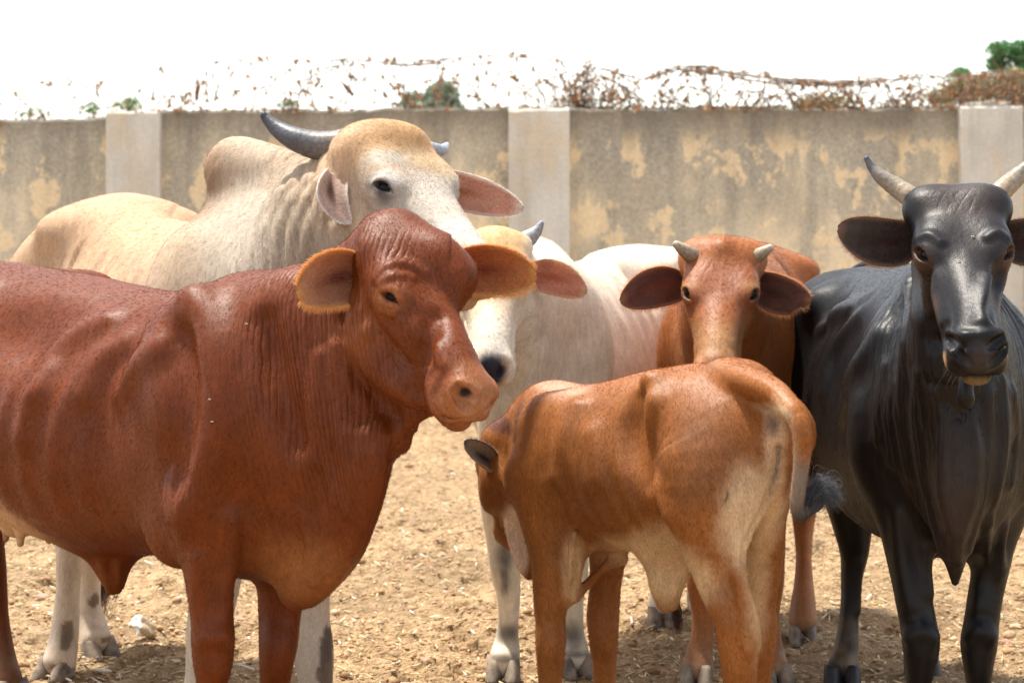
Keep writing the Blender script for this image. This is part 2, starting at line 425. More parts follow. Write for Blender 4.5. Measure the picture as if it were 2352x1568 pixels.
def mixc(n, fac, a, b, blend='MIX'):
    x = n.nodes.new('ShaderNodeMix'); x.data_type = 'RGBA'; x.blend_type = blend
    for s, v in ((0, fac), (6, a), (7, b)):
        if isinstance(v, (int, float)): x.inputs[s].default_value = v
        elif isinstance(v, tuple): x.inputs[s].default_value = (*v, 1) if len(v) == 3 else v
        else: n.links.new(v, x.inputs[s])
    return x.outputs[2]
def coat_mat(name, rough=.62, spec=.25, sheen=.25, grain=.35, speck=0., speckc=(.02, .02, .025), tint=(1, .6, .35), gs=1.0):
    m, n, b = newmat(name)
    at = N(n, 'ShaderNodeAttribute', attribute_name='coat')
    tc = N(n, 'ShaderNodeTexCoord'); mp = n.nodes.new('ShaderNodeMapping'); mp.inputs['Scale'].default_value = (1, 1, .28); mp.inputs['Rotation'].default_value = (0, R(24), 0)
    L(n, tc, 'Object', mp, 'Vector')
    f = N(n, 'ShaderNodeTexNoise', Scale=340 * gs, Detail=3, Roughness=.6); L(n, mp, 0, f, 'Vector')
    g = N(n, 'ShaderNodeTexNoise', Scale=14, Detail=4, Roughness=.6); L(n, tc, 'Object', g, 'Vector')
    h = N(n, 'ShaderNodeTexNoise', Scale=70, Detail=3, Roughness=.65); L(n, mp, 0, h, 'Vector')
    v1 = ramp(n, [(.3, 1 - grain), (.7, 1 + grain * .55)]); L(n, f, 0, v1, 0)
    v2 = ramp(n, [(.3, .86), (.7, 1.1)]); L(n, g, 0, v2, 0)
    v3 = ramp(n, [(.3, .86), (.7, 1.1)]); L(n, h, 0, v3, 0)
    c = mixc(n, 1.0, at.outputs['Color'], v1.outputs[0], 'MULTIPLY')
    c = mixc(n, 1.0, c, v2.outputs[0], 'MULTIPLY'); c = mixc(n, 1.0, c, v3.outputs[0], 'MULTIPLY')
    sp = N(n, 'ShaderNodeTexNoise', Scale=420, Detail=2, Roughness=.7); L(n, tc, 'Object', sp, 'Vector')
    sm = N(n, 'ShaderNodeAttribute', attribute_name='speck')
    sr = ramp(n, [(.50, 0), (.66, 1)]); L(n, sp, 0, sr, 0)
    fac = math_(n, 'MULTIPLY', sr.outputs[0], sm.outputs['Fac'])
    c = mixc(n, fac, c, speckc)
    n.links.new(c, b.inputs['Base Color'])
    b.inputs['Roughness'].default_value = rough; b.inputs['Specular IOR Level'].default_value = spec
    b.inputs['Sheen Weight'].default_value = sheen; b.inputs['Sheen Roughness'].default_value = .45; b.inputs['Sheen Tint'].default_value = (*tint, 1)
    # relief: hair grain and the skin folds of neck and brow
    ph = N(n, 'ShaderNodeAttribute', attribute_name='fold'); am = N(n, 'ShaderNodeAttribute', attribute_name='foldamp')
    wn = N(n, 'ShaderNodeTexNoise', Scale=26, Detail=2); L(n, tc, 'Object', wn, 'Vector')
    p = math_(n, 'ADD', ph.outputs['Fac'], math_(n, 'MULTIPLY', wn.outputs[0], .7))
    s = math_(n, 'ABSOLUTE', math_(n, 'SINE', math_(n, 'MULTIPLY', p, math.pi)))
    s = math_(n, 'POWER', s, .6)
    br = N(n, 'ShaderNodeTexNoise', Scale=11, Detail=4, Roughness=.6); mp2 = n.nodes.new('ShaderNodeMapping'); mp2.inputs['Scale'].default_value = (1.6, 1.6, .45); L(n, tc, 'Object', mp2, 0); L(n, mp2, 0, br, 'Vector')
    bm = ramp(n, [(.34, .0), (.62, 1)]); L(n, br, 0, bm, 0)
    s = math_(n, 'MULTIPLY', math_(n, 'MULTIPLY', s, am.outputs['Fac']), bm.outputs[0])
    b1 = n.nodes.new('ShaderNodeBump'); b1.inputs['Distance'].default_value = .0036; b1.inputs['Strength'].default_value = .9; n.links.new(s, b1.inputs['Height'])
    b2 = n.nodes.new('ShaderNodeBump'); b2.inputs['Distance'].default_value = .001; b2.inputs['Strength'].default_value = .4; L(n, f, 0, b2, 'Height'); L(n, b1, 0, b2, 'Normal')
    b3 = n.nodes.new('ShaderNodeBump'); b3.inputs['Distance'].default_value = .0022; b3.inputs['Strength'].default_value = .4; L(n, h, 0, b3, 'Height'); L(n, b2, 0, b3, 'Normal')
    L(n, b3, 0, b, 'Normal')
    return m
def hair_mat(name, rough=.5, gain=1.0, spec=.3, tr_=.35):
    m, n, b = newmat(name); at = N(n, 'ShaderNodeAttribute', attribute_name='coat')
    hi = n.nodes.new('ShaderNodeHairInfo'); r = ramp(n, [(0, .75 * gain), (1, 1.3 * gain)]); L(n, hi, 'Random', r, 0)
    c = mixc(n, 1.0, at.outputs['Color'], r.outputs[0], 'MULTIPLY')
    n.links.new(c, b.inputs['Base Color']); b.inputs['Roughness'].default_value = rough; b.inputs['Specular IOR Level'].default_value = spec
    b.inputs['Transmission Weight'].default_value = 0
    tr = n.nodes.new('ShaderNodeBsdfTranslucent'); n.links.new(c, tr.inputs[0]); mx = n.nodes.new('ShaderNodeMixShader'); mx.inputs[0].default_value = tr_
    L(n, b, 0, mx, 1); L(n, tr, 0, mx, 2); L(n, mx, 0, n.nodes['Material Output'], 0)
    return m
def ear_mat(name, trans=.35):
    m, n, b = newmat(name); at = N(n, 'ShaderNodeAttribute', attribute_name='coat')
    tc = N(n, 'ShaderNodeTexCoord'); f = N(n, 'ShaderNodeTexNoise', Scale=160, Detail=3); L(n, tc, 'Object', f, 'Vector')
    r = ramp(n, [(.3, .78), (.7, 1.12)]); L(n, f, 0, r, 0)
    c = mixc(n, 1.0, at.outputs['Color'], r.outputs[0], 'MULTIPLY')
    n.links.new(c, b.inputs['Base Color']); b.inputs['Roughness'].default_value = .6; b.inputs['Sheen Weight'].default_value = .3; b.inputs['Specular IOR Level'].default_value = .2
    bp = n.nodes.new('ShaderNodeBump'); bp.inputs['Distance'].default_value = .003; bp.inputs['Strength'].default_value = .5; L(n, f, 0, bp, 'Height'); L(n, bp, 0, b, 'Normal')
    tr = n.nodes.new('ShaderNodeBsdfTranslucent'); n.links.new(c, tr.inputs[0]); mx = n.nodes.new('ShaderNodeMixShader'); mx.inputs[0].default_value = trans
    L(n, b, 0, mx, 1); L(n, tr, 0, mx, 2); L(n, mx, 0, n.nodes['Material Output'], 0)
    return m
def simple(name, col, rough=.5, spec=.5, noise=0, ns=40, bump=0, metal=0, c2=None):
    m, n, b = newmat(name); b.inputs['Base Color'].default_value = (*col, 1); b.inputs['Roughness'].default_value = rough
    b.inputs['Specular IOR Level'].default_value = spec; b.inputs['Metallic'].default_value = metal
    if noise:
        tc = N(n, 'ShaderNodeTexCoord'); f = N(n, 'ShaderNodeTexNoise', Scale=ns, Detail=5, Roughness=.65); L(n, tc, 'Object', f, 'Vector')
        c2 = c2 or tuple(x * (1 - noise) for x in col)
        r = ramp(n, [(.35, c2), (.65, col)]); L(n, f, 0, r, 0); L(n, r, 0, b, 'Base Color')
        if bump:
            bp = n.nodes.new('ShaderNodeBump'); bp.inputs['Distance'].default_value = bump; L(n, f, 0, bp, 'Height'); L(n, bp, 0, b, 'Normal')
    return m
def attr_mat(name, rough=.6, spec=.3, trans=0., bump=0., ns=60):
    m, n, b = newmat(name); at = N(n, 'ShaderNodeAttribute', attribute_name='coat'); b.inputs['Roughness'].default_value = rough; b.inputs['Specular IOR Level'].default_value = spec
    tc = N(n, 'ShaderNodeTexCoord'); f = N(n, 'ShaderNodeTexNoise', Scale=ns, Detail=4); L(n, tc, 'Object', f, 'Vector')
    r = ramp(n, [(.3, .7), (.7, 1.2)]); L(n, f, 0, r, 0); c = mixc(n, 1.0, at.outputs['Color'], r.outputs[0], 'MULTIPLY'); n.links.new(c, b.inputs['Base Color'])
    if bump:
        bp = n.nodes.new('ShaderNodeBump'); bp.inputs['Distance'].default_value = bump; L(n, f, 0, bp, 'Height'); L(n, bp, 0, b, 'Normal')
    if trans:
        tr = n.nodes.new('ShaderNodeBsdfTranslucent'); n.links.new(c, tr.inputs[0]); mx = n.nodes.new('ShaderNodeMixShader'); mx.inputs[0].default_value = trans
        L(n, b, 0, mx, 1); L(n, tr, 0, mx, 2); L(n, mx, 0, n.nodes['Material Output'], 0)
    return m
M_RED = coat_mat('red_coat', .50, .20, .0, .25)
M_SOFT = coat_mat('soft_coat', .52, .24, .04, .3, tint=(1, .75, .5))
M_PALE = coat_mat('pale_coat', .65, .22, .05, .16, tint=(1, .95, .9))
M_BULL = coat_mat('grey_tan_coat', .66, .2, .04, .2, tint=(1, .95, .9))
M_BLACK = coat_mat('black_coat', .44, .22, .0, .3, tint=(.8, .85, 1))
M_EAR = ear_mat('ear_skin', .35)
M_EARD = ear_mat('dark_ear_skin', .12)
M_HAIR = hair_mat('hair')
M_FUR = hair_mat('fur', .55, 1.0, .10, .12)
M_FURB = hair_mat('black_fur', .5, .7, .08, .0)
M_EYE = simple('eye', (.006, .004, .003), .22, .12)
M_HOOF = simple('hoof_horn', (.30, .235, .175), .8, .1, .6, 24, .002, c2=(.10, .085, .075))
M_HOOFD = simple('dark_hoof_horn', (.035, .033, .035), .5, .3, .6, 24, .002)
M_HORN = attr_mat('horn', .45, .28, bump=.0012, ns=120)
M_NOSE = simple('wet_nose', (.022, .024, .03), .22, .6, .4, 140, .0015)

# ------------------------------------------------------------------ ground
def ground():
    xs = np.concatenate([np.linspace(-260, -9, 26)[:-1], np.linspace(-9, -2.4, 60)[:-1], np.linspace(-2.4, 2.4, 420)[:-1], np.linspace(2.4, 9, 60)[:-1], np.linspace(9, 260, 26)])
    ys = np.concatenate([np.linspace(-120, 2, 30)[:-1], np.linspace(2, 5.2, 80)[:-1], np.linspace(5.2, 9, 330)[:-1], np.linspace(9, 17, 240)[:-1], np.linspace(17, 400, 40)])
    X, Y = np.meshgrid(xs, ys, indexing='ij'); P = np.stack([X, Y, X * 0], -1).reshape(-1, 3)
    rs = np.random.RandomState(2); hp = P[:, 0] * 0
    for _ in range(260):
        cx, cy = rs.uniform(-3, 3), rs.uniform(5.2, 12); a = rs.rand() * 6.28; m = (np.abs(P[:, 0] - cx) < .12) & (np.abs(P[:, 1] - cy) < .12); q = P[m] - (cx, cy, 0); u = (q[:, 0] * math.cos(a) + q[:, 1] * math.sin(a)) / .065; w_ = (-q[:, 0] * math.sin(a) + q[:, 1] * math.cos(a)) / .045; d = np.sqrt(u * u + w_ * w_); hp[m] += -.022 * (1 - sstep(.7, 1.0, d)) + .010 * np.exp(-((d - 1.15) / .18) ** 2)
    Z = hp + .018 * vnoise(P + 3, 1.3) + .020 * vnoise(P + 9, 5) + .018 * np.maximum(vnoise(P + 5, 14), -.2) + .008 * np.maximum(vnoise(P + 31, 34), 0) + .006 * np.maximum(vnoise(P, 60), 0)
    near = sstep(60, 15, np.abs(P[:, 1] - 8)) * sstep(40, 10, np.abs(P[:, 0]))
    P[:, 2] = Z * near - .012
    nx, ny = len(xs), len(ys); i = np.arange(nx * ny).reshape(nx, ny)
    F = np.stack([i[:-1, :-1].ravel(), i[1:, :-1].ravel(), i[1:, 1:].ravel(), i[:-1, 1:].ravel()], 1)
    m, n, b = newmat('dry_soil')
    tc = N(n, 'ShaderNodeTexCoord')
    a = N(n, 'ShaderNodeTexNoise', Scale=1.1, Detail=5, Roughness=.6); c = N(n, 'ShaderNodeTexNoise', Scale=22, Detail=6, Roughness=.7); d = N(n, 'ShaderNodeTexNoise', Scale=110, Detail=4, Roughness=.7)
    vo = N(n, 'ShaderNodeTexVoronoi', Scale=75)
    for q in (a, c, d, vo): L(n, tc, 'Object', q, 'Vector')
    r1 = ramp(n, [(.3, (.20, .125, .068)), (.50, (.39, .262, .145)), (.72, (.53, .39, .24))]); L(n, c, 0, r1, 0)
    r2 = ramp(n, [(.3, .68), (.7, 1.12)]); L(n, a, 0, r2, 0)
    r3 = ramp(n, [(.3, .6), (.62, 1.12)]); L(n, d, 0, r3, 0)
    col = mixc(n, 1.0, r1.outputs[0], r2.outputs[0], 'MULTIPLY'); col = mixc(n, 1.0, col, r3.outputs[0], 'MULTIPLY')
    n.links.new(col, b.inputs['Base Color']); b.inputs['Roughness'].default_value = .95; b.inputs['Specular IOR Level'].default_value = .1
    h = math_(n, 'ADD', math_(n, 'MULTIPLY', c.outputs[0], 1.0), math_(n, 'MULTIPLY', d.outputs[0], .5)); h = math_(n, 'SUBTRACT', h, math_(n, 'MULTIPLY', vo.outputs[0], .5))
    bp = n.nodes.new('ShaderNodeBump'); bp.inputs['Distance'].default_value = .022; bp.inputs['Strength'].default_value = .8; n.links.new(h, bp.inputs['Height']); L(n, bp, 0, b, 'Normal')
    o = mesh_obj('ground', P, F, m); o['kind'] = 'structure'
    return P.reshape(nx, ny, 3), xs, ys
GP, GX, GY = ground()
def gz(x, y):
    i = np.clip(np.searchsorted(GX, x) - 1, 0, len(GX) - 2); j = np.clip(np.searchsorted(GY, y) - 1, 0, len(GY) - 2)
    return GP[i, j, 2]

def scatter():
    rs = np.random.RandomState(3)
    # clods and gravel
    ico = np.array([(0, 0, 1), (.89, 0, .45), (.28, .85, .45), (-.72, .53, .45), (-.72, -.53, .45), (.28, -.85, .45), (.72, .53, -.45), (-.28, .85, -.45), (-.89, 0, -.45), (-.28, -.85, -.45), (.72, -.53, -.45), (0, 0, -1)])
    icf = np.array([(0, 1, 2), (0, 2, 3), (0, 3, 4), (0, 4, 5), (0, 5, 1), (1, 6, 2), (2, 7, 3), (3, 8, 4), (4, 9, 5), (5, 10, 1), (2, 6, 7), (3, 7, 8), (4, 8, 9), (5, 9, 10), (1, 10, 6), (11, 7, 6), (11, 8, 7), (11, 9, 8), (11, 10, 9), (11, 6, 10)])
    n = 42000
    y = 5.0 + 11.0 * rs.rand(n) ** 1.6; x = (rs.rand(n) * 2 - 1) * (y * .265)
    r = .0022 + .0065 * rs.rand(n) ** 3.2; r[:900] = .008 + .013 * rs.rand(900) ** 1.5
    z = gz(x, y) + r * .15
    q = ico[None] * (r[:, None, None] * (1 + .5 * (rs.rand(n, 12, 1) - .5))) * np.stack([1 + .6 * rs.rand(n), 1 + .6 * rs.rand(n), .75 + 0 * r], 1)[:, None]
    a = rs.rand(n) * 6.28; ca, sa = np.cos(a)[:, None], np.sin(a)[:, None]
    q = np.stack([q[..., 0] * ca - q[..., 1] * sa, q[..., 0] * sa + q[..., 1] * ca, q[..., 2]], -1) + np.stack([x, y, z], 1)[:, None]
    pal = np.array([(.30, .18, .09), (.38, .24, .13), (.46, .31, .18), (.25, .145, .075), (.44, .31, .20)])
    c = pal[rs.randint(0, 5, n)] * (.8 + .4 * rs.rand(n, 1)); k = rs.rand(n) < .012; c[k] = (.62, .56, .48); c[:220][rs.rand(220) < .3] = (.42, .24, .17)
    o = mesh_obj('soil_clods', q.reshape(-1, 3), (icf[None] + 12 * np.arange(n)[:, None, None]).reshape(-1, 3), attr_mat('clod', .95, .1, ns=90), colors=np.repeat(c, 12, 0)); o['kind'] = 'stuff'
    o['label'] = 'crumbled brown soil clods and grit lying over the yard ground'
    # chopped straw
    n = 15000; y = 5.0 + 11 * rs.rand(n) ** 1.5; x = (rs.rand(n) * 2 - 1) * y * .265; Ln = .006 + .022 * rs.rand(n) ** 2.2; wd = .0009 + .0016 * rs.rand(n)
    a = rs.rand(n) * 6.28; tl = (rs.rand(n) - .5) * .7; z = gz(x, y) + .004 + .007 * rs.rand(n)
    d = np.stack([np.cos(a) * np.cos(tl), np.sin(a) * np.cos(tl), np.sin(tl)], 1); s = np.stack([-np.sin(a), np.cos(a), 0 * a], 1); u = np.array((0, 0, 1.))
    c0 = np.stack([x, y, z], 1); c0[:, 2] += np.abs(d[:, 2]) * Ln
    V8 = np.stack([c0 + d * (Ln * i)[:, None] + s * (wd * j)[:, None] + u * (wd * k_ * .7)[:, None] for i in (-1, 1) for j in (-1, 1) for k_ in (-1, 1)], 1)
    bf = np.array([(0, 1, 3, 2), (4, 6, 7, 5), (0, 4, 5, 1), (2, 3, 7, 6), (0, 2, 6, 4), (1, 5, 7, 3)])
    c = np.array([(.62, .47, .27)]) * (.55 + .75 * rs.rand(n, 1)); c[rs.rand(n) < .06] = (.8, .76, .66)
    o = mesh_obj('straw_bits', V8.reshape(-1, 3), (bf[None] + 8 * np.arange(n)[:, None, None]).reshape(-1, 4), attr_mat('straw', .7, .2), smooth=False, colors=np.repeat(c, 8, 0)); o['kind'] = 'stuff'
    o['label'] = 'pale chopped straw bits strewn over the brown soil'
scatter()

# ------------------------------------------------------------------ wall
def wall_mat(name, pillar):
    m, n, b = newmat(name); tc = N(n, 'ShaderNodeTexCoord'); sep = n.nodes.new('ShaderNodeSeparateXYZ'); L(n, tc, 'Object', sep, 0)
    def nz(sc, det, rough, stretch=1.0, off=0):
        mp = n.nodes.new('ShaderNodeMapping'); mp.inputs['Scale'].default_value = (1, 1, stretch); mp.inputs['Location'].default_value = (off, off, off); L(n, tc, 'Object', mp, 0)
        x = N(n, 'ShaderNodeTexNoise', Scale=sc, Detail=det, Roughness=rough); L(n, mp, 0, x, 'Vector'); return x.outputs[0]
    big = nz(1.3, 6, .62, .7); streak = nz(5, 5, .6, .12, 4); fine = nz(40, 5, .7, 1, 7); patch = nz(2.6, 7, .68, .75, 11); grime = nz(2.2, 6, .6, .5, 20)
    z = sep.outputs['Z']
    if pillar:
        r = ramp(n, [(.3, lin(176, 172, 162)), (.5, lin(200, 196, 186)), (.7, lin(214, 212, 204))]); n.links.new(big, r.inputs[0]); col = r.outputs[0]
        top = math_(n, 'MULTIPLY', math_(n, 'GREATER_THAN', z, 1.0), 0.)
        pm = ramp(n, [(.5, 0), (.62, .35)]); n.links.new(patch, pm.inputs[0]); col = mixc(n, pm.outputs[0], col, lin(206, 178, 136))
        st = ramp(n, [(.5, 0), (.7, .28)]); n.links.new(streak, st.inputs[0]); col = mixc(n, st.outputs[0], col, lin(140, 132, 118))
    else:
        # render coat (ochre) over which grey-black algae spreads, densest towards the top
        r = ramp(n, [(.3, lin(202, 184, 154)), (.5, lin(216, 200, 170)), (.7, lin(226, 212, 186))]); n.links.new(big, r.inputs[0]); col = r.outputs[0]
        h = math_(n, 'DIVIDE', z, 2.2)
        hh = math_(n, 'POWER', math_(n, 'MAXIMUM', h, 0), 2.5)
        q = math_(n, 'ADD', math_(n, 'MULTIPLY', grime, .9), math_(n, 'MULTIPLY', hh, .24)); q = math_(n, 'ADD', q, math_(n, 'MULTIPLY', streak, .36))
        g = ramp(n, [(.56, 0), (.70, .65), (.88, .92)]); n.links.new(q, g.inputs[0])
        gc = ramp(n, [(.35, lin(142, 138, 128)), (.65, lin(172, 166, 152))]); n.links.new(fine, gc.inputs[0])
        col = mixc(n, g.outputs[0], col, gc.outputs[0])
        pk = ramp(n, [(.53, 0), (.555, 1)]); n.links.new(patch, pk.inputs[0])
        lim = ramp(n, [(.88, 1), (.95, 0)]); n.links.new(h, lim.inputs[0])
        col = mixc(n, math_(n, 'MULTIPLY', math_(n, 'MULTIPLY', pk.outputs[0], lim.outputs[0]), .75), col, lin(232, 208, 168))
        tb = math_(n, 'ADD', h, math_(n, 'MULTIPLY', math_(n, 'SUBTRACT', patch, .5), .25)); tr_ = ramp(n, [(.86, 0), (1.0, .8)]); n.links.new(tb, tr_.inputs[0])
        col = mixc(n, tr_.outputs[0], col, lin(120, 112, 98))
        dk = ramp(n, [(.50, 0), (.70, .5)]); n.links.new(streak, dk.inputs[0]); hm = ramp(n, [(.35, 0), (1.0, 1)]); n.links.new(h, hm.inputs[0])
        col = mixc(n, math_(n, 'MULTIPLY', dk.outputs[0], hm.outputs[0]), col, lin(98, 92, 82))
        bt = ramp(n, [(.02, .5), (.16, 0)]); n.links.new(h, bt.inputs[0]); col = mixc(n, bt.outputs[0], col, lin(150, 110, 72))
    fr = ramp(n, [(.3, .85), (.7, 1.1)]); n.links.new(fine, fr.inputs[0]); col = mixc(n, 1.0, col, fr.outputs[0], 'MULTIPLY')
    n.links.new(col, b.inputs['Base Color']); b.inputs['Roughness'].default_value = .92; b.inputs['Specular IOR Level'].default_value = .15
    hgt = math_(n, 'ADD', math_(n, 'MULTIPLY', patch, 1.0), math_(n, 'MULTIPLY', fine, .3))
    bp = n.nodes.new('ShaderNodeBump'); bp.inputs['Distance'].default_value = .02; bp.inputs['Strength'].default_value = .6; n.links.new(hgt, bp.inputs['Height']); L(n, bp, 0, b, 'Normal')
    return m
WD = 16.4
def wall():
    MW, MP = wall_mat('stained_render', False), wall_mat('pillar_render', True)
    root = empty('boundary_wall', (0, WD, 0), 'long stained concrete boundary wall with pillars closing off the yard behind the cattle', 'wall')
    def slab(name, x0, x1, y0, y1, zt0, zt1, mat, rough=.012, seed=0):
        "a slab with an uneven top edge"
        nx = max(4, int((x1 - x0) / .05)); xs = np.linspace(x0, x1, nx); rs = np.random.RandomState(seed)
        zt = np.interp(xs, [x0, x1], [zt0, zt1]) + vnoise(np.stack([xs * 4, xs * 0 + seed, xs * 0], 1), 1) * rough + rs.randn(nx) * rough * .3
        prof = [(y0, -.15, 0), (y0, None, -.02), (y0 + .02, None, 0), (y1 - .02, None, .0), (y1, None, -.02), (y1, -.15, 0)]
        v = []; 
        for i, x in enumerate(xs):
            for (y, z, dz) in prof: v.append((x, y, (zt[i] + dz) if z is None else z))
        F = [(i * 6 + k, (i + 1) * 6 + k, (i + 1) * 6 + (k + 1) % 6, i * 6 + (k + 1) % 6) for i in range(nx - 1) for k in range(6)]
        F += [tuple(range(5, -1, -1)), tuple((nx - 1) * 6 + k for k in range(6))]
        mesh_obj(name, v, F, mat, root, smooth=False)
    X = lambda px: (px - 1176) * WD / FOC
    Z = lambda py: CAMZ - (py - 502) * WD / FOC
    # panels recessed 12 cm behind the pillar faces
    segs = [(-2600, -680, 300, 290), (-562, 243, 292, 269), (367, 1168, 254, 247), (1308, 2208, 246, 247), (2350, 3200, 247, 250), (3330, 4300, 250, 250)]
    for i, (a, b_, ya, yb) in enumerate(segs):
        slab('panel', X(a), X(b_), WD + .12, WD + .30, Z(ya), Z(yb), MW, .012, i)
    for i, (a, b_, y_) in enumerate([(-680, -562, 280), (243, 367, 256), (1168, 1308, 250), (2208, 2350, 243), (3200, 3330, 240)]):
        slab('pillar', X(a), X(b_), WD - .0, WD + .40, Z(y_), Z(y_), MP, .006, 20 + i)
    # mortar cap heaped on the pillar at the right
    v, F = uvsphere((X(2279), WD + .2, Z(243)), (.24, .19, .045), 24, 8); v = np.array(v); v[:, 2] += vnoise(v, 9) * .015
    mesh_obj('mortar_cap', v, F, simple('mortar', (.42, .37, .30), .9, .1, .3, 20, .01), root)
wall()
print('setting', round(time.time() - T00, 1))

# ------------------------------------------------------------------ cattle
FURK = float(os.environ.get('FURK', '1'))
A = np.array
QUAL = float(os.environ.get('QUAL', '1')); ONLY = os.environ.get('ONLY', '')
def paint(P, base, ops, N_=None):
    "coat colour from places on the body: (centre, radii, colour, softness)"
    C = np.tile(np.array(base, np.float32), (len(P), 1)); nz = vnoise(P, 22) * .10 + vnoise(P, 60) * .06
    for c, r, col, sf in ops:
        r = np.broadcast_to(np.array(r, float), 3)
        d = np.sqrt((((P - np.array(c)) / r) ** 2).sum(1)) + nz
        w_ = 1 - sstep(1 - sf, 1 + sf * .3, d); C = C * (1 - w_)[:, None] + np.array(col, np.float32) * w_[:, None]
    return C
def mask(P, ops):
    a = np.zeros(len(P), np.float32)
    for c, r, amp, sf in ops:
        d = np.sqrt((((P - np.array(c)) / np.broadcast_to(np.array(r, float), 3)) ** 2).sum(1)); a = np.maximum(a, amp * (1 - sstep(1 - sf, 1, d)))
    return a
FUR = int(os.environ.get('FUR', '1'))
def fur(root, o, v, nn, q, colf, b, f, spec):
    "short coat hair lying along the body"
    spec_ = spec; n, ln, rad = spec[:3]; n = int(n * FURK); rs = np.random.RandomState(len(v))
    a, c, d = v[q[:, 0]], v[q[:, 1]], v[q[:, 3]]; ar = np.linalg.norm(np.cross(c - a, d - a), axis=1)
    if f is not None: ar = ar * (1 + .8 * (np.linalg.norm(a - f(.22, 0, -.08), axis=1) < .3))
    ar = ar * (a[:, 2] > .25)
    k = np.searchsorted(np.cumsum(ar) / ar.sum(), rs.rand(n)).clip(0, len(q) - 1)
    u, w_ = rs.rand(n, 1), rs.rand(n, 1); P = (v[q[k, 0]] * (1 - u) + v[q[k, 1]] * u) * (1 - w_) + (v[q[k, 3]] * (1 - u) + v[q[k, 2]] * u) * w_
    Nn = nn[q[k, 0]]
    fl = np.tile(b.back * .45 + A((0, 0, -1.)), (n, 1))
    if f is not None:
        hd = 1 - sstep(.22, .34, np.linalg.norm(P - f(.22, 0, -.08), axis=1)); lc = f.loc(P)
        fl = fl * (1 - hd[:, None]) + hd[:, None] * (-f.x * .8 + np.sign(lc[:, 1])[:, None] * f.y * .4 + A((0, 0, -.1)))
    fl = fl + np.stack([vnoise(P, 6), vnoise(P + 7, 6), vnoise(P + 13, 6)], 1) * .35 + rs.randn(n, 3) * .12
    fl -= Nn * (fl * Nn).sum(1)[:, None]; fl /= np.linalg.norm(fl, axis=1)[:, None] + 1e-6
    l = ln * (.6 + .7 * rs.rand(n, 1)); lift = .10 + .16 * rs.rand(n, 1)
    pts = np.stack([P - Nn * .0005, P + (fl * .55 + Nn * lift) * l, P + (fl * 1.0 + Nn * lift * .9) * l], 1)
    cc = colf(P) * (.75 + .6 * rs.rand(n, 1)); hair('fur', o, pts, rad, M_FURB if len(spec_) > 3 else M_FUR, cc)
def body(b, root, vox, mat, colf, fold=None, amp=None, speck=None, disp=None, f=None, fine=.0045, fur_=(90000, .011, .00022)):
    t = time.time(); colf0 = colf
    def colf(P):
        c = colf0(P); k = (1 - sstep(.02, .24, P[:, 2])) * (.55 + .45 * vnoise(P, 30)) * .75; k = np.clip(k, 0, .8)[:, None]
        return c * (1 - k) + A((.27, .19, .12)) * k
    v, n, q = polygonize2(b.p, vox / QUAL, fine / QUAL, f(.22, 0, -.08), .34 * f.sc) if f is not None else polygonize(b.p, vox / QUAL)
    if disp is not None: v = v + n * disp(v)[:, None]
    at = {'fold': fold(v) if fold else np.zeros(len(v)), 'foldamp': amp(v) if amp else np.zeros(len(v)), 'speck': speck(v) if speck else np.zeros(len(v))}
    o = mesh_obj('body', v, q, mat, root, colors=colf(v), attrs=at)
    if FUR: fur(root, o, v, n, q, colf, b, f, fur_)
    print(root.name, len(v), round(time.time() - t, 1)); return o, v, n
def ribs(P, b, q0, q1, z0, z1, per=.075, a=.006, slope=.35):
    q = (P - b.O) @ b.back; lt = np.abs((P - b.O) @ b.side); z = P[:, 2]
    m = sstep(q0 - .06, q0 + .04, q) * (1 - sstep(q1 - .04, q1 + .06, q)) * sstep(z0 - .12, z0 + .06, z) * (1 - sstep(z1 - .10, z1 + .02, z)) * sstep(.10, .16, lt)
    ph = (q + slope * (z - z1) + .25 * (z - z1) ** 2) / per + vnoise(P, 3) * .5
    return a * m * (.5 + .5 * np.sin(ph * 6.283)) ** 1.3 * (.5 + .6 * (vnoise(P, 4) * .5 + .5))
def hoofs(root, mat, list_, size=1.0):
    for (px, D, ang, sz) in list_:
        g = V(px, gy(D), D); g[2] = 0; a = R(ang); fw = np.array((math.cos(a), math.sin(a), 0)); sd = np.array((-fw[1], fw[0], 0))
        for s in (1, -1):
            v = []; nr, nu = 6, 18; k = sz * size
            for i in range(nr):
                t = i / (nr - 1); z = -.01 + t * .066 * k
                for j in range(nu):
                    u = 2 * math.pi * j / nu; cx = math.cos(u); sx = math.sin(u)
                    l = .066 * k * (1 - .42 * t) * (1 if cx > 0 else .75); w_ = .026 * k * (1 - .14 * t) * (1 - .3 * max(0, cx) ** 2)
                    zz = z * (1.0 if cx > 0 else .75)
                    v.append(g + fw * (l * math.copysign(abs(cx) ** .8, cx) - .028 * k * t + .01) + sd * (s * (.029 * k - .002) + w_ * math.copysign(abs(sx) ** .75, sx) + s * .004 * k * max(0, cx)) + np.array((0, 0, zz)))
            F = [(i * nu + j, i * nu + (j + 1) % nu, (i + 1) * nu + (j + 1) % nu, (i + 1) * nu + j) for i in range(nr - 1) for j in range(nu)]
            F += [tuple(range(nu - 1, -1, -1)), tuple((nr - 1) * nu + j for j in range(nu))]
            mesh_obj('hoof', v, F, mat, root)
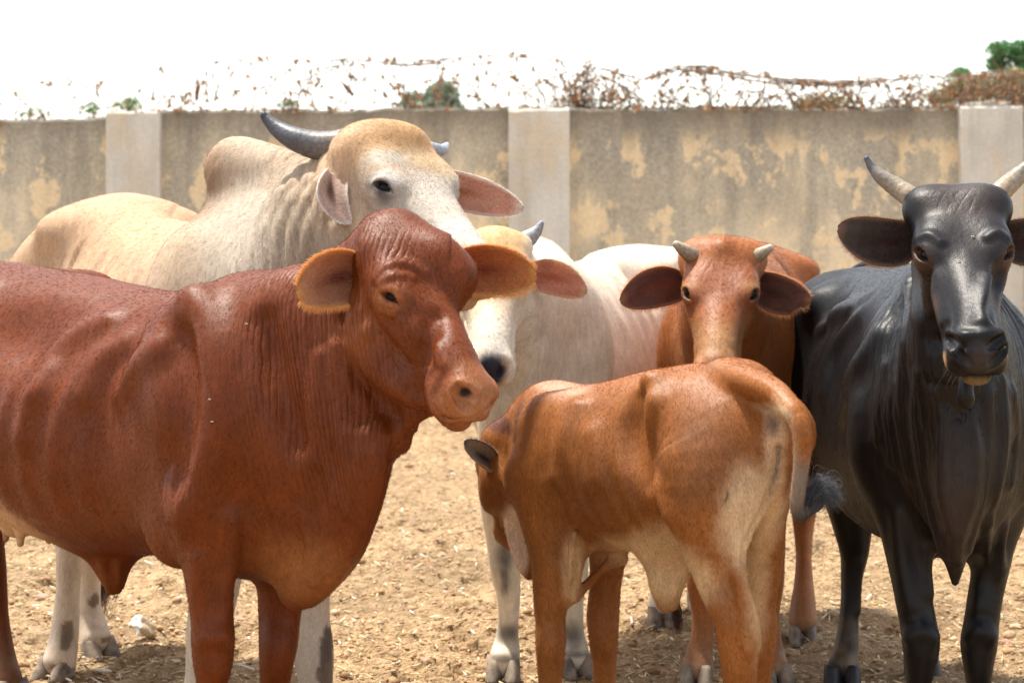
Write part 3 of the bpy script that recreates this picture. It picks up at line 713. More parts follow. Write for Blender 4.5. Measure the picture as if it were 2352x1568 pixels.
def horn(root, pts, col_base, col_tip, ridges=.02, col_mid=None):
    C = [V(*p[:3]) for p in pts]; r = [p[3] * p[2] / FOC for p in pts]
    v, F = tube(C, r, 22, 8, ridges)
    t = np.concatenate([np.repeat(np.linspace(0, 1, (len(v) - 2) // 22), 22), [0, 1]])
    nz = vnoise(v, 45) * .12 + vnoise(v, 130) * .08; tt = np.clip(t + nz, 0, 1)
    c0, c1 = np.array(col_base), np.array(col_tip); cm = np.array(col_mid) if col_mid else (c0 + c1) / 2
    c = np.where((tt < .5)[:, None], c0 + (cm - c0) * (tt * 2)[:, None], cm + (c1 - cm) * (tt * 2 - 1)[:, None])
    mesh_obj('horn', v, F, M_HORN, root, colors=c)
def ear(root, r0, tip, W, face, cin, cout, rim, mat=None, fringe=500, flen=.012, hole=None, tuft=0, hc=None, **kw):
    v, F, ins, uv = ear_mesh(r0, tip, W, face, **kw)
    u, w_ = uv[:, 0], uv[:, 1]
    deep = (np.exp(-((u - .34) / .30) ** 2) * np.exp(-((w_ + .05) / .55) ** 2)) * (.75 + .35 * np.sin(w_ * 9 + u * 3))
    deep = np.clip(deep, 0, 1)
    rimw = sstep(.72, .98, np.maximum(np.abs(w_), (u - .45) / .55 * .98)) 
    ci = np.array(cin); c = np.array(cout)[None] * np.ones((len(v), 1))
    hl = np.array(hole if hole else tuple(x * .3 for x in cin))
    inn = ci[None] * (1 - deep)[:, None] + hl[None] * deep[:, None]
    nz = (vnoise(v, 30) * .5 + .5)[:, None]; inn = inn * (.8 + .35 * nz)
    inn = inn * (1 - rimw)[:, None] + np.array(rim)[None] * rimw[:, None]
    c = np.where(ins[:, None] > .5, inn, c)
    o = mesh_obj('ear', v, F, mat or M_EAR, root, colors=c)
    # hairs along the rim and inside
    rs = np.random.RandomState(len(v) + int(abs(tip[0]) * 1000)); nv = 25; nn = 31 * 25; G = v[:nn].reshape(31, 25, 3)
    n = fringe; P0 = np.zeros((n, 3)); Dr = np.zeros((n, 3)); ax = np.array(tip) - np.array(r0); ax /= np.linalg.norm(ax); fc = np.array(face, float); fc /= np.linalg.norm(fc)
    for i in range(n):
        t = rs.rand() ** .8 * 28 + 1.5; j = int(min(t, 29)); f = min(t, 29.99) - j; sd = rs.rand() < .5; e = 24 if sd else 0; e1 = 23 if sd else 1
        P0[i] = G[j, e] * (1 - f) + G[j + 1, e] * f
        o_ = G[j, e] - G[j, 12]; o_ /= np.linalg.norm(o_) + 1e-9; Dr[i] = o_ * .8 + ax * .55
    Dr += rs.randn(n, 3) * .22 + fc * rs.randn(n, 1) * .2
    l = flen * (.5 + .8 * rs.rand(n, 1)); t = np.linspace(0, 1, 4)[None, :, None]
    pts = P0[:, None] + Dr[:, None] * l[:, None] * t + ax[None, None] * l[:, None] * .3 * t * t - np.array((0, 0, .25)) * l[:, None] * t * t
    cc = np.array(hc or rim)[None] * (.8 + .5 * rs.rand(n, 1))
    if tuft:
        n2 = tuft; j = rs.randint(2, 22, n2); k = rs.randint(2, 23, n2); P1 = G[j, k] + fc * .001
        o_ = G[np.minimum(j + 3, 30), 12] - G[j, 12]; o_ /= np.linalg.norm(o_, axis=1)[:, None]; dr = o_ * .9 + fc * .5 + rs.randn(n2, 3) * .25
        l2 = flen * 1.4 * (.5 + rs.rand(n2, 1)); p2 = P1[:, None] + dr[:, None] * l2[:, None] * t; pts = np.concatenate([pts, p2]); cc = np.concatenate([cc, np.array(cin)[None] * (.8 + .5 * rs.rand(n2, 1))])
    hair('ear_hair', o, pts, .00028, M_HAIR, cc)
    return o
def tuft(name, parent, pts, n, spread, col, rad=.0009, seed=1, curl=.01, taper=1.0):
    "a bundle of hair that follows a curve"
    rs = np.random.RandomState(seed); C = crom(pts, 4); k = len(C); T = np.gradient(C, axis=0); T /= np.linalg.norm(T, axis=1)[:, None]
    o = rs.randn(n, 1, 3); t = np.linspace(0, 1, k)[None, :, None]
    sp = spread * (.35 + 1.0 * np.sin(np.pi * np.minimum(t * .62 + .1, 1)) ** 1 * taper)
    ln = .55 + .45 * rs.rand(n, 1, 1); idx = (t * ln * (k - 1)); i0 = np.floor(idx).astype(int).clip(0, k - 2)[..., 0]; f = idx - i0[..., None]
    base = C[i0] * (1 - f) + C[i0 + 1] * f
    w_ = np.sin(t * 9 + rs.rand(n, 1, 3) * 6.28) * curl * t
    return hair(name, parent, base + o * sp + w_, rad * (.6 + .8 * rs.rand(n)), M_HAIR, np.array(col)[None] * (.6 + .9 * rs.rand(n, 1)))
def lidpaint(f, col=(.03, .018, .012), r=.019, lidz=0.0):
    return [(eyeax(f, q, lidz)[0] + eyeax(f, q, lidz)[1] * .026 * f.sc, r * f.sc, col, .5) for q in (1, -1)]
def whiskers(parent, f, n, col, seed=5, ln=.035):
    rs = np.random.RandomState(seed); th = rs.rand(n) * 2 - 1
    P0 = np.array([f(.40 + .07 * rs.rand(), .055 * a, -.125 - .02 * (1 - a * a) * rs.rand()) for a in th]); D = np.array([f.x * .3 * rs.rand() - f.z * .8 + f.y * a * .8 for a in th]) + rs.randn(n, 3) * .2
    t = np.linspace(0, 1, 4)[None, :, None]; l = ln * (.4 + .7 * rs.rand(n, 1, 1)); hair('whiskers', parent, P0[:, None] + D[:, None] * l * t - np.array((0, 0, .3)) * l * t * t, .00022, M_HAIR, np.tile(col, (n, 1)))

A = np.array
def on(k): return (not ONLY) or k in ONLY.split(',')
def M(px, D): return px * D / FOC

# ---------------- red cow in front
def red_cow():
    b = Beast()
    root = empty('cow', (-.72, 4.95, 0), 'big glossy red-brown hornless cow standing in front at left, her head turned right', 'cow')
    back = (-.682, .731)
    b.trunk((585, 4.56), back, [(-.20, 660, 1290, .13), (-.08, 628, 1330, .185), (.05, 630, 1320, .215), (.25, 668, 1268, .25), (.5, 656, 1272, .295), (.75, 630, 1235, .30), (1.0, 606, 1150, .27), (1.25, 600, 1080, .225), (1.42, 650, 960, .12)], egg=-.16)
    at = b.at; back3 = b.back
    # hips, fossa, ribs, loin
    for s in (-1, 1):
        b.add(ball(at(1.02, s * .20, 1.13), (.07, .05, .05), .12))
        b.add(ball(at(.62, s * .25, 1.07), (.17, .065, .075), .10, 's', ax=back3)); b.add(ball(at(.235, s * .285, .92), (.055, .045, .20), .09, 's', ax=back3))
        b.add(ball(at(1.15, s * .14, .80), (.20, .11, .30), .12))            # thigh
        b.add(ball(at(.02, s * .15, .90), (.13, .075, .24), .08, ax=at(1, 0, 0) - at(0, 0, 0)))   # shoulder
        b.add(Sweep([at(.10, s * .145, 1.07), at(.03, s * .185, .97), at(-.06, s * .20, .84), at(-.02, s * .18, .70), at(.06, s * .17, .62)], [.03, .035, .04, .045, .05], [.05, .055, .06, .06, .06], up=b.back, k=.09))
    # udder, teats, navel flap
    b.sw([(60, 1080, 5.2, 110, 90), (45, 1170, 5.15, 62, 70), (40, 1195, 5.15, 40, 50)], k=.05)
    for (x, y, D) in [(45, 1210, 5.02), (110, 1205, 5.12), (12, 1200, 5.2)]:
        b.sw([(x, y - 12, D, 13), (x + 1, y + 14, D, 10), (x + 2, y + 38, D, 8)], k=.02)
    b.sw([(240, 1210, 4.9, 105, 30), (252, 1262, 4.9, 62, 26), (258, 1310, 4.9, 42, 22), (262, 1342, 4.9, 28, 16), (262, 1354, 4.9, 20, 13)], k=.05)
    # legs
    b.sw([(520, 1030, 4.43, 88, 70), (505, 1140, 4.41, 84, 74), (488, 1240, 4.4, 70, 66), (482, 1330, 4.4, 56, 54), (486, 1405, 4.4, 49, 50), (489, 1470, 4.39, 50, 54), (488, 1530, 4.38, 46, 48), (486, 1590, 4.4, 34, 38), (485, 1720, 4.42, 32, 36), (484, 1820, 4.42, 42, 42), (478, 1880, 4.37, 44, 50)], k=.05)
    b.sw([(668, 1180, 4.62, 80, 70), (655, 1290, 4.6, 66, 60), (646, 1360, 4.6, 55, 52), (641, 1420, 4.6, 48, 48), (638, 1480, 4.58, 46, 50), (633, 1535, 4.58, 40, 44), (629, 1600, 4.6, 32, 34), (628, 1720, 4.62, 31, 34), (628, 1780, 4.62, 40, 40), (622, 1820, 4.58, 42, 46)], k=.05)
    for (s, q0) in ((-1, 1.28), (1, 1.42)):
        C = [at(q0 - .12, s * .15, .72), at(q0 - .05, s * .15, .56), at(q0 + .03, s * .14, .44), at(q0 + .02, s * .14, .36), at(q0 - .02, s * .14, .22), at(q0 - .04, s * .14, .12), at(q0 - .07, s * .14, .05)]
        b.add(Sweep(C, [.10, .07, .045, .038, .03, .036, .04], [.14, .10, .06, .05, .034, .04, .045], up=b.back, k=.05))
    # tail
    b.add(Sweep([at(1.30, 0, 1.16), at(1.45, 0, 1.08), at(1.50, 0, .85), at(1.50, .02, .5), at(1.49, .03, .35)], [.05, .035, .022, .016, .012], [.05, .03, .022, .016, .012], up=(0, 1, 0) if False else tuple(b.back), k=.05))
    # neck: deep, hung with a long dewlap
    b.sw([(560, 880, 4.52, 190, 210), (640, 880, 4.44, 170, 238), (730, 850, 4.38, 128, 215), (800, 800, 4.33, 92, 178), (850, 735, 4.30, 72, 130)], up=(0, 0, 1), k=.08, egg=-.2)
    b.sw([(700, 1010, 4.42, 110, 110), (760, 1120, 4.36, 62, 105), (745, 1230, 4.36, 50, 90), (700, 1320, 4.40, 42, 62), (680, 1372, 4.42, 28, 30)], up=(1, -.3, .4), k=.09)   # brisket
    b.sw([(838, 1000, 4.22, 26, 60), (832, 1080, 4.22, 22, 50), (815, 1160, 4.24, 20, 45), (790, 1230, 4.27, 18, 42), (762, 1290, 4.3, 17, 36), (730, 1335, 4.34, 17, 32), (700, 1368, 4.38, 18, 26)], up=(1, -.35, .3), k=.05)   # dewlap edge
    b.sw([(925, 880, 4.27, 36, 60), (912, 950, 4.25, 16, 55), (905, 1000, 4.24, 10, 38), (915, 1026, 4.23, 8, 16)], up=(1, -.4, 0), k=.035)     # throat lobe
    b.sw([(1025, 915, 4.09, 14, 34), (980, 915, 4.16, 16, 44), (935, 925, 4.21, 18, 60), (890, 930, 4.27, 24, 90)], up=(0, 0, 1), k=.04)
    f = Frame(V(910, 546, 4.24), -56, 37, -1, .915, .94)
    head(b, f, poll=-.008, horn=False, dome=-.004, lid=.8, jaw=1.22)
    b.add(ball(f(-.01, 0, -.008), (.04, .018, .026), .08))
    b.add(ball(f(.05, 0, -.002), (.10, .012, .012), .05)); b.add(ball(f(.09, .05, -.028), (.09, .045, .03), .06))
    b.sw([(918, 534, 4.275, 14, 20), (880, 572, 4.30, 30, 38), (835, 612, 4.34, 44, 50), (790, 650, 4.38, 60, 66)], up=(0, 0, 1), k=.05)
    b.sw([(925, 530, 4.27, 16), (975, 560, 4.23, 24), (1020, 592, 4.20, 30), (1050, 632, 4.18, 28)], k=.07)
    b.sw([(862, 700, 4.22, 58, 40), (868, 780, 4.20, 62, 44), (900, 850, 4.17, 52, 42), (960, 905, 4.11, 36, 34)], up=(0, 1, 0), k=.035)
    b.ridge([[(790, 690), (794, 760), (806, 830), (846, 900), (905, 955), (960, 985)]], .016, .035, .1, 's')
    b.ridge([[(935, 735), (962, 780), (980, 830), (985, 880)], [(1000, 790), (1020, 840)]], .008, .03, .3)
    b.ridge([[(865, 640), (892, 612), (935, 606), (975, 628)], [(875, 652), (905, 634), (945, 640)]], .0045, .016, .4); b.ridge([[(880, 712), (905, 720), (930, 710)]], .004, .01, .1)
    b.ridge([[(1056, 886), (1066, 900), (1082, 912)]], .013, .008, .0, 's'); b.ridge([[(1135, 950), (1100, 957), (1060, 961), (1018, 955)]], .004, .008, 0, 's'); b.ridge([[(1054, 876), (1080, 884), (1096, 900)]], .006, .014, .1)
    b.ridge([[(1010, 870), (996, 905), (1000, 940)]], .008, .02, .2); b.ridge([[(1000, 730), (985, 770), (960, 850), (950, 900)]], .007, .05, .3, 's')
    # nape joining poll and neck
    b.sw([(900, 590, 4.29, 56, 66), (850, 640, 4.34, 68, 76), (790, 700, 4.38, 84, 90), (720, 720, 4.42, 105, 100)], up=(0, 0, 1), k=.09)
    b.add(ball(V(750, 1050, 4.36), (.12, .08, .12), .08)); b.sw([(890, 925, 4.29, 30, 100), (840, 950, 4.32, 46, 120), (790, 980, 4.35, 60, 120)], up=(0, 0, 1), k=.06)
    b.ridge([[(452, 690), (468, 790), (472, 900), (462, 1000), (440, 1100), (424, 1180)]], .013, .10, .8)
    b.ridge([[(405, 780), (420, 870), (416, 980), (398, 1080)]], .018, .10, .5, 's'); b.ridge([[(610, 740), (640, 880), (690, 1010)]], .016, .06, .2, 's')
    b.ridge([[(402, 1080), (392, 1140), (402, 1200)], [(388, 1100), (380, 1150), (388, 1200)], [(420, 1110), (412, 1170), (418, 1230)]], .005, .016, .1)
    b.ridge([[(530, 1190), (524, 1290), (512, 1390), (505, 1450)], [(455, 1280), (458, 1380), (462, 1440)]], .010, .035, .3); b.ridge([[(462, 1476), (490, 1462), (520, 1476)]], .012, .03, .2)
    b.ridge([[(100, 900), (130, 820), (185, 770), (250, 740)], [(60, 1000), (80, 920)], [(200, 900), (235, 830), (290, 790)], [(290, 900), (320, 840), (370, 800)]], .008, .07, .8)
    b.ridge([[(235, 1290), (245, 1330), (250, 1358)], [(275, 1290), (272, 1335)]], .006, .02, .1)
    b.ridge([[(846, 760), (838, 860), (838, 960), (850, 1040)], [(822, 720), (812, 830), (812, 950), (826, 1060), (832, 1120)], [(795, 760), (784, 880), (786, 1000), (800, 1100), (806, 1180)], [(768, 800), (755, 920), (758, 1050), (772, 1150)],
             [(868, 980), (864, 1060), (850, 1150)], [(735, 820), (722, 940), (722, 1060)], [(860, 1080), (842, 1180), (812, 1260)], [(700, 1180), (720, 1260), (722, 1330)]], .008, .03)
    face = A(lin(146, 72, 38)); dark = lin(120, 52, 24); tan = lin(196, 128, 72)
    def colf(P):
        return paint(P, (.130, .0265, .0030), [(V(60, 1170, 5.1), (.28, .3, .12), (.50, .30, .17), .5), (V(690, 1330, 4.3), (.16, .3, .10), (.24, .085, .025), .8),
            (f(.46, 0, -.09), (.085, .085, .085), (.30, .11, .04), .6), (f(.475, 0, -.085), (.04, .06, .05), (.34, .15, .075), .5), (f(.17, -.09, -.04), (.05, .05, .035), (.27, .09, .03), .7),
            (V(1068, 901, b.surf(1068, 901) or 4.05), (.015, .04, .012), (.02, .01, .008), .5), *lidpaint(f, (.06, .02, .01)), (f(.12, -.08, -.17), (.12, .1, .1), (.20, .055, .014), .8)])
    nd = A((.80, -.55, .12))
    def fold(P): return (P @ nd) / .0115 + vnoise(P, 3.5) * 2.2
    def amp(P):
        return np.maximum(mask(P, [(V(760, 850, 4.2), (.20, .6, .40), 1.0, .5), (V(640, 800, 4.3), (.14, .5, .34), .75, .6), (V(880, 780, 4.1), (.10, .4, .14), .7, .6)]),
               mask(P, [(f(.05, -.06, -.02), (.12, .12, .08), .6, .6), (f(.16, -.07, -.02), (.07, .06, .05), .35, .5), (V(420, 1130, 4.3), (.06, .4, .12), .5, .7)])) * (1 - mask(P, [(f(.33, 0, -.08), .16, 1, .5)]))
    def disp(P):
        a = mask(P, [(V(720, 900, 4.25), (.22, .6, .40), 1.0, .6)]); ph = (P @ nd) / .034 + vnoise(P, 3) * 1.3
        g = vnoise(P, 9) * .003 + vnoise(P * [1, 1, .5], 18) * .0012
        return g + a * (np.abs(np.sin(ph * np.pi)) ** .7 - .5) * .0042 * (vnoise(P, 5) * .5 + .7) + ribs(P, b, .3, .75, .68, 1.06, .10, .008)
    o, v, n = body(b, root, .0075, M_RED, colf, fold, amp, None, disp, f, .0042, (110000, .008, .00026))
    eyes(root, f, M_EYE)
    rim = (.62, .30, .09)
    ear(root, V(832, 640, 4.26), V(682, 674, 4.16), .060, (.25, -1, .05), (.46, .21, .11), (.30, .09, .03), rim, cup=.8, bend=(0, 0, .012), stem=.5, pw=.5, fringe=1900, flen=.009, tuft=500, hc=(.72, .36, .12), hole=(.14, .03, .015))
    ear(root, V(1040, 618, 4.36), V(1232, 634, 4.30), .055, (-.15, -1, -.1), (.50, .18, .06), (.30, .09, .03), rim, cup=.75, bend=(0, 0, .006), stem=.55, pw=.55, fringe=1900, flen=.009, tuft=500, hc=(.72, .36, .12), hole=(.25, .055, .025))
    hoofs(root, M_HOOF, [(482, 4.38, -70, 1), (624, 4.58, -70, 1)])
    for (s, q0) in ((-1, 1.28), (1, 1.42)):
        g = b.at(q0 - .09, s * .14, 0); hoofs(root, M_HOOF, [(1176 + g[0] * FOC / g[1], g[1], -47, 1)])
    e = b.at(1.5, .03, .4); tuft('tail_switch', root, [e, e - A((0, 0, .12)), e - A((0, .02, .28))], 300, .02, (.05, .02, .01))
    whiskers(root, f, 60, (.25, .12, .06))
    return f
if on('red'): F_RED = red_cow()

# ---------------- bull at the back left
def bull():
    b = Beast()
    root = empty('bull', (-1.0, 5.75, 0), 'grey and tan zebu bull with big hump and dark horns, behind the red cow', 'bull')
    back = (-.5, .866)
    b.trunk((590, 5.2), back, [(-.22, 560, 1050, .15), (-.08, 500, 1130, .20), (.05, 490, 1150, .235), (.25, 506, 1150, .26), (.5, 510, 1130, .285), (.75, 497, 1110, .29), (1.0, 474, 1080, .26), (1.2, 462, 1040, .21), (1.36, 530, 960, .11)], egg=-.14)
    at = b.at
    for s in (-1, 1):
        b.add(ball(at(1.0, s * .13, 1.29), (.12, .07, .05), .16))
        b.add(ball(at(.70, s * .25, 1.22), (.12, .035, .05), .10, 's', ax=at(1, 0, 0) - at(0, 0, 0)))
        b.add(ball(at(1.15, s * .14, .95), (.22, .12, .34), .12))
        b.add(ball(at(.02, s * .17, 1.02), (.14, .09, .26), .09, ax=at(1, 0, 0) - at(0, 0, 0)))
        b.add(Sweep([at(.06, s * .15, 1.20), at(.05, s * .21, 1.08), at(.0, s * .23, .98), at(.0, s * .20, .8)], [.03, .04, .04, .04], [.05, .05, .05, .05], up=b.back, k=.08))
    # hump leaning back over the withers
    b.sw([(600, 520, 5.22, 70, 130), (585, 460, 5.24, 66, 105), (548, 400, 5.27, 58, 78), (538, 385, 5.28, 50, 62)], up=(1, -.4, .0), k=.06)
    b.sw([(538, 385, 5.28, 60, 66), (585, 385, 5.24, 64, 64), (640, 405, 5.18, 62, 66), (690, 440, 5.12, 62, 72), (730, 468, 5.06, 62, 76)], up=(0, 0, 1), k=.06)
    # neck
    b.sw([(560, 690, 5.26, 200, 220), (640, 650, 5.14, 170, 215), (710, 590, 5.06, 150, 190), (770, 520, 5.0, 130, 150), (820, 460, 4.97, 105, 120)], up=(0, 0, 1), k=.08, egg=-.15)
    b.sw([(760, 640, 4.98, 90, 120), (740, 760, 5.0, 50, 130), (700, 900, 5.05, 36, 110), (660, 1010, 5.1, 30, 90)], up=(1, -.4, .2), k=.08)
    # legs
    b.sw([(545, 1060, 5.12, 80), (520, 1220, 5.1, 62), (500, 1340, 5.1, 52), (482, 1420, 5.1, 50), (470, 1500, 5.12, 40), (462, 1560, 5.14, 36), (458, 1610, 5.14, 44), (452, 1660, 5.1, 44)], k=.05)
    b.sw([(730, 1080, 5.3, 78), (722, 1220, 5.3, 60), (714, 1330, 5.3, 46), (712, 1420, 5.3, 44), (720, 1500, 5.28, 46), (726, 1570, 5.28, 38), (728, 1610, 5.3, 42), (724, 1640, 5.26, 44)], k=.05)
    b.sw([(180, 1000, 5.98, 110, 80), (170, 1120, 5.98, 62, 60), (162, 1230, 5.96, 36, 44), (158, 1330, 5.96, 28, 36), (152, 1420, 5.96, 30, 38), (146, 1470, 5.95, 33, 40), (135, 1520, 5.93, 38, 42)], k=.05)
    b.sw([(240, 1000, 6.2, 110, 80), (222, 1120, 6.2, 60, 60), (208, 1230, 6.22, 38, 44), (202, 1320, 6.24, 28, 36), (204, 1390, 6.24, 28, 36), (212, 1430, 6.23, 32, 38), (222, 1470, 6.2, 34, 40)], k=.05)
    b.add(Sweep([at(1.2, 0, 1.30), at(1.36, 0, 1.18), at(1.40, 0, 1.0), at(1.36, .03, .7), at(1.22, .06, .45)], [.05, .035, .022, .016, .012], [.05, .03, .022, .016, .012], up=tuple(b.back), k=.05))
    f = Frame(V(890, 312, 4.92), -55, 31, 1, 1.06, 1.02)
    head(b, f, poll=.02, horn=False, dome=.006, lid=.72)
    BR = 1
    for s in (-1, 1): b.add(ball(f(-.005, s * .075, -.045), (.045, .05, .045), .06 ))
    b.add(ball(f(.02, 0, .005), (.07, .03, .035), .06))
    b.sw([(842, 350, 5.0, 70, 60), (815, 420, 5.03, 80, 90), (780, 480, 5.06, 90, 110)], up=(0, 0, 1), k=.08)
    b.sw([(835, 440, 4.90, 46, 80), (840, 540, 4.88, 50, 90), (880, 600, 4.85, 46, 60)], up=(1, 0, .3), k=.07)
    b.ridge([[(730, 425), (700, 480), (676, 550), (662, 640)], [(745, 450), (722, 510), (702, 580), (692, 650)], [(706, 420), (670, 470), (642, 545), (630, 640)], [(756, 490), (742, 550), (728, 640)], [(676, 425), (640, 470), (614, 540), (604, 630)], [(768, 530), (760, 590), (754, 660)], [(655, 440), (612, 490), (590, 560), (580, 640)], [(786, 520), (782, 590), (780, 660)]], .012, .028, .2)
    tan = (.50, .30, .15); grey = (.43, .40, .36); pale = (.62, .58, .53)
    def colf(P):
        c = paint(P, (.46, .30, .18), [(at(.0, 0, 1.0), (.42, .5, .75), (.37, .295, .21), .8), (at(-.02, 0, 1.42), (.30, .35, .17), (.36, .255, .165), .7), (V(478, 420, 5.27), (.14, .4, .12), (.22, .13, .07), .8), (V(640, 600, 4.9), (.24, .6, .30), (.31, .24, .17), .7),
            (V(560, 560, 5.1), (.12, .6, .30), (.45, .38, .30), .9),
            (f(.25, 0, -.05), (.24, .16, .16), (.42, .365, .30), .6), (f(.02, 0, .0), (.13, .16, .10), (.40, .235, .11), .6), (f(.12, .0, .0), (.15, .05, .06), (.38, .27, .155), .7), (f(.11, -.06, -.01), (.07, .05, .045), (.30, .27, .23), .7), (f(.165, -.09, -.02), (.055, .06, .03), (.52, .48, .42), .5),
            (V(892, 452, 4.8), (.030, .10, .038), (.08, .075, .085), .8), (V(877, 426, 4.8), (.036, .1, .018), (.05, .045, .05), .5), *lidpaint(f, (.04, .035, .04), .024), (f(.38, 0, -.03), (.09, .07, .06), (.50, .47, .43), .7),
            (f(.10, -.06, -.16), (.12, .08, .08), (.58, .44, .29), .7), (f(.48, 0, -.085), (.062, .062, .042), (.04, .038, .042), .5)])
        for (x, y, D, rx, rz) in [(150, 1462, 5.9, .028, .06), (205, 1385, 6.15, .025, .045), (748, 1490, 5.2, .03, .10), (745, 1580, 5.2, .03, .09), (126, 1527, 5.9, .03, .02), (236, 1480, 6.1, .03, .02)]:
            d = np.sqrt(((P[:, 0] - V(x, y, D)[0]) / rx) ** 2 + ((P[:, 2] - V(x, y, D)[2]) / rz) ** 2 + ((P[:, 1] - D) / .25) ** 2) + vnoise(P, 40) * .2
            w_ = (1 - sstep(.15, 1.35, d))[:, None] * .85; c = c * (1 - w_) + A((.07, .06, .06)) * w_
        lg = sstep(.75, .5, P[:, 2])[:, None] * .8; c = c * (1 - lg) + c * 0 + lg * np.where((c.sum(1) < .5)[:, None], c, A((.66, .56, .45)))
        return c
    nd = A((.86, -.45, .10))
    def fold(P): return (P @ nd) / .021 + vnoise(P, 3) * 1.6 + P[:, 2] * 6
    def amp(P): return mask(P, [(V(670, 570, 4.95), (.20, .6, .45), 1.0, .45), (V(790, 580, 4.9), (.12, .5, .3), .55, .6), (V(840, 500, 4.85), (.03, .3, .12), .35, .7)]) * (1 - mask(P, [(f(.22, 0, -.06), .20, 1, .3)]))
    def speck(P): return mask(P, [(f(.2, 0, -.0), (.24, .09, .07), .75, .7), (V(600, 480, 5.1), (.35, .6, .3), .35, .8), (V(230, 560, 5.7), (.5, .8, .35), .12, .8)])
    def disp(P):
        a = mask(P, [(V(690, 580, 4.95), (.21, .6, .46), 1.0, .6)]); ph = (P @ nd) / .045 + vnoise(P, 2.6) * .9 + P[:, 2] * 2.6
        return vnoise(P, 8) * .004 + a * (np.abs(np.sin(ph * np.pi)) ** .6 - .5) * .009 + ribs(P, b, .3, .85, .8, 1.25, .10, .006)
    body(b, root, .009, M_BULL, colf, fold, amp, speck, disp, f, .0055)
    eyes(root, f, M_EYE)
    hd, hl = (.055, .06, .075), (.16, .14, .125)
    horn(root, [(800, 330, 4.98, 37), (765, 336, 4.98, 36), (722, 333, 4.99, 33), (675, 318, 5.0, 27), (640, 298, 5.02, 20), (615, 276, 5.03, 13), (603, 262, 5.03, 8)], (.17, .145, .12), (.035, .04, .055), .02, (.075, .078, .088))
    h0, h1 = f(.005, .055, -.045), f(.0, .10, -.035); pp = lambda p, r: (1176 + p[0] * FOC / p[1], 502 + (CAMZ - p[2]) * FOC / p[1], p[1], r)
    horn(root, [pp(h0, 24), pp(h1, 21), (1010, 346, h1[1] + .05, 15), (1021, 339, h1[1] + .09, 10), (1027, 331, h1[1] + .12, 5)], (.25, .26, .28), (.3, .32, .36), .0)
    pk = (.62, .33, .26)
    ed = b.surf(790, 450) or 4.85
    ear(root, V(770, 398, ed + .02), V(797, 517, ed - .04), .040, (.45, -.9, .1), (.60, .42, .34), (.62, .56, .50), (.78, .70, .66), cup=.75, bend=(-.02, -.02, 0), stem=.55, pw=.5, fringe=500, flen=.003, hole=(.16, .07, .04), hc=(.8, .75, .7), fold=.25)
    r0 = f(.055, .070, -.085)
    ear(root, r0, V(1202, 482, r0[1] + .02), .056, (-.25, -1, -.15), (.62, .32, .24), (.55, .5, .45), (.80, .66, .60), cup=.45, bend=(0, 0, .004), stem=.6, pw=.62, fringe=700, flen=.0035, hole=(.34, .13, .07), hc=(.85, .8, .75))
    hoofs(root, M_HOOF, [(128, 5.92, -115, 1.0), (228, 6.19, -50, 1.0), (450, 5.1, -60, 1.05), (720, 5.26, -60, 1.05)])
    e = V(232, 1350, 6.35); tuft('tail_switch', root, [e + A((0, 0, .1)), e, e - A((0, 0, .1))], 260, .015, (.05, .02, .015), seed=4)
    return f
if on('bull'): F_BULL = bull()

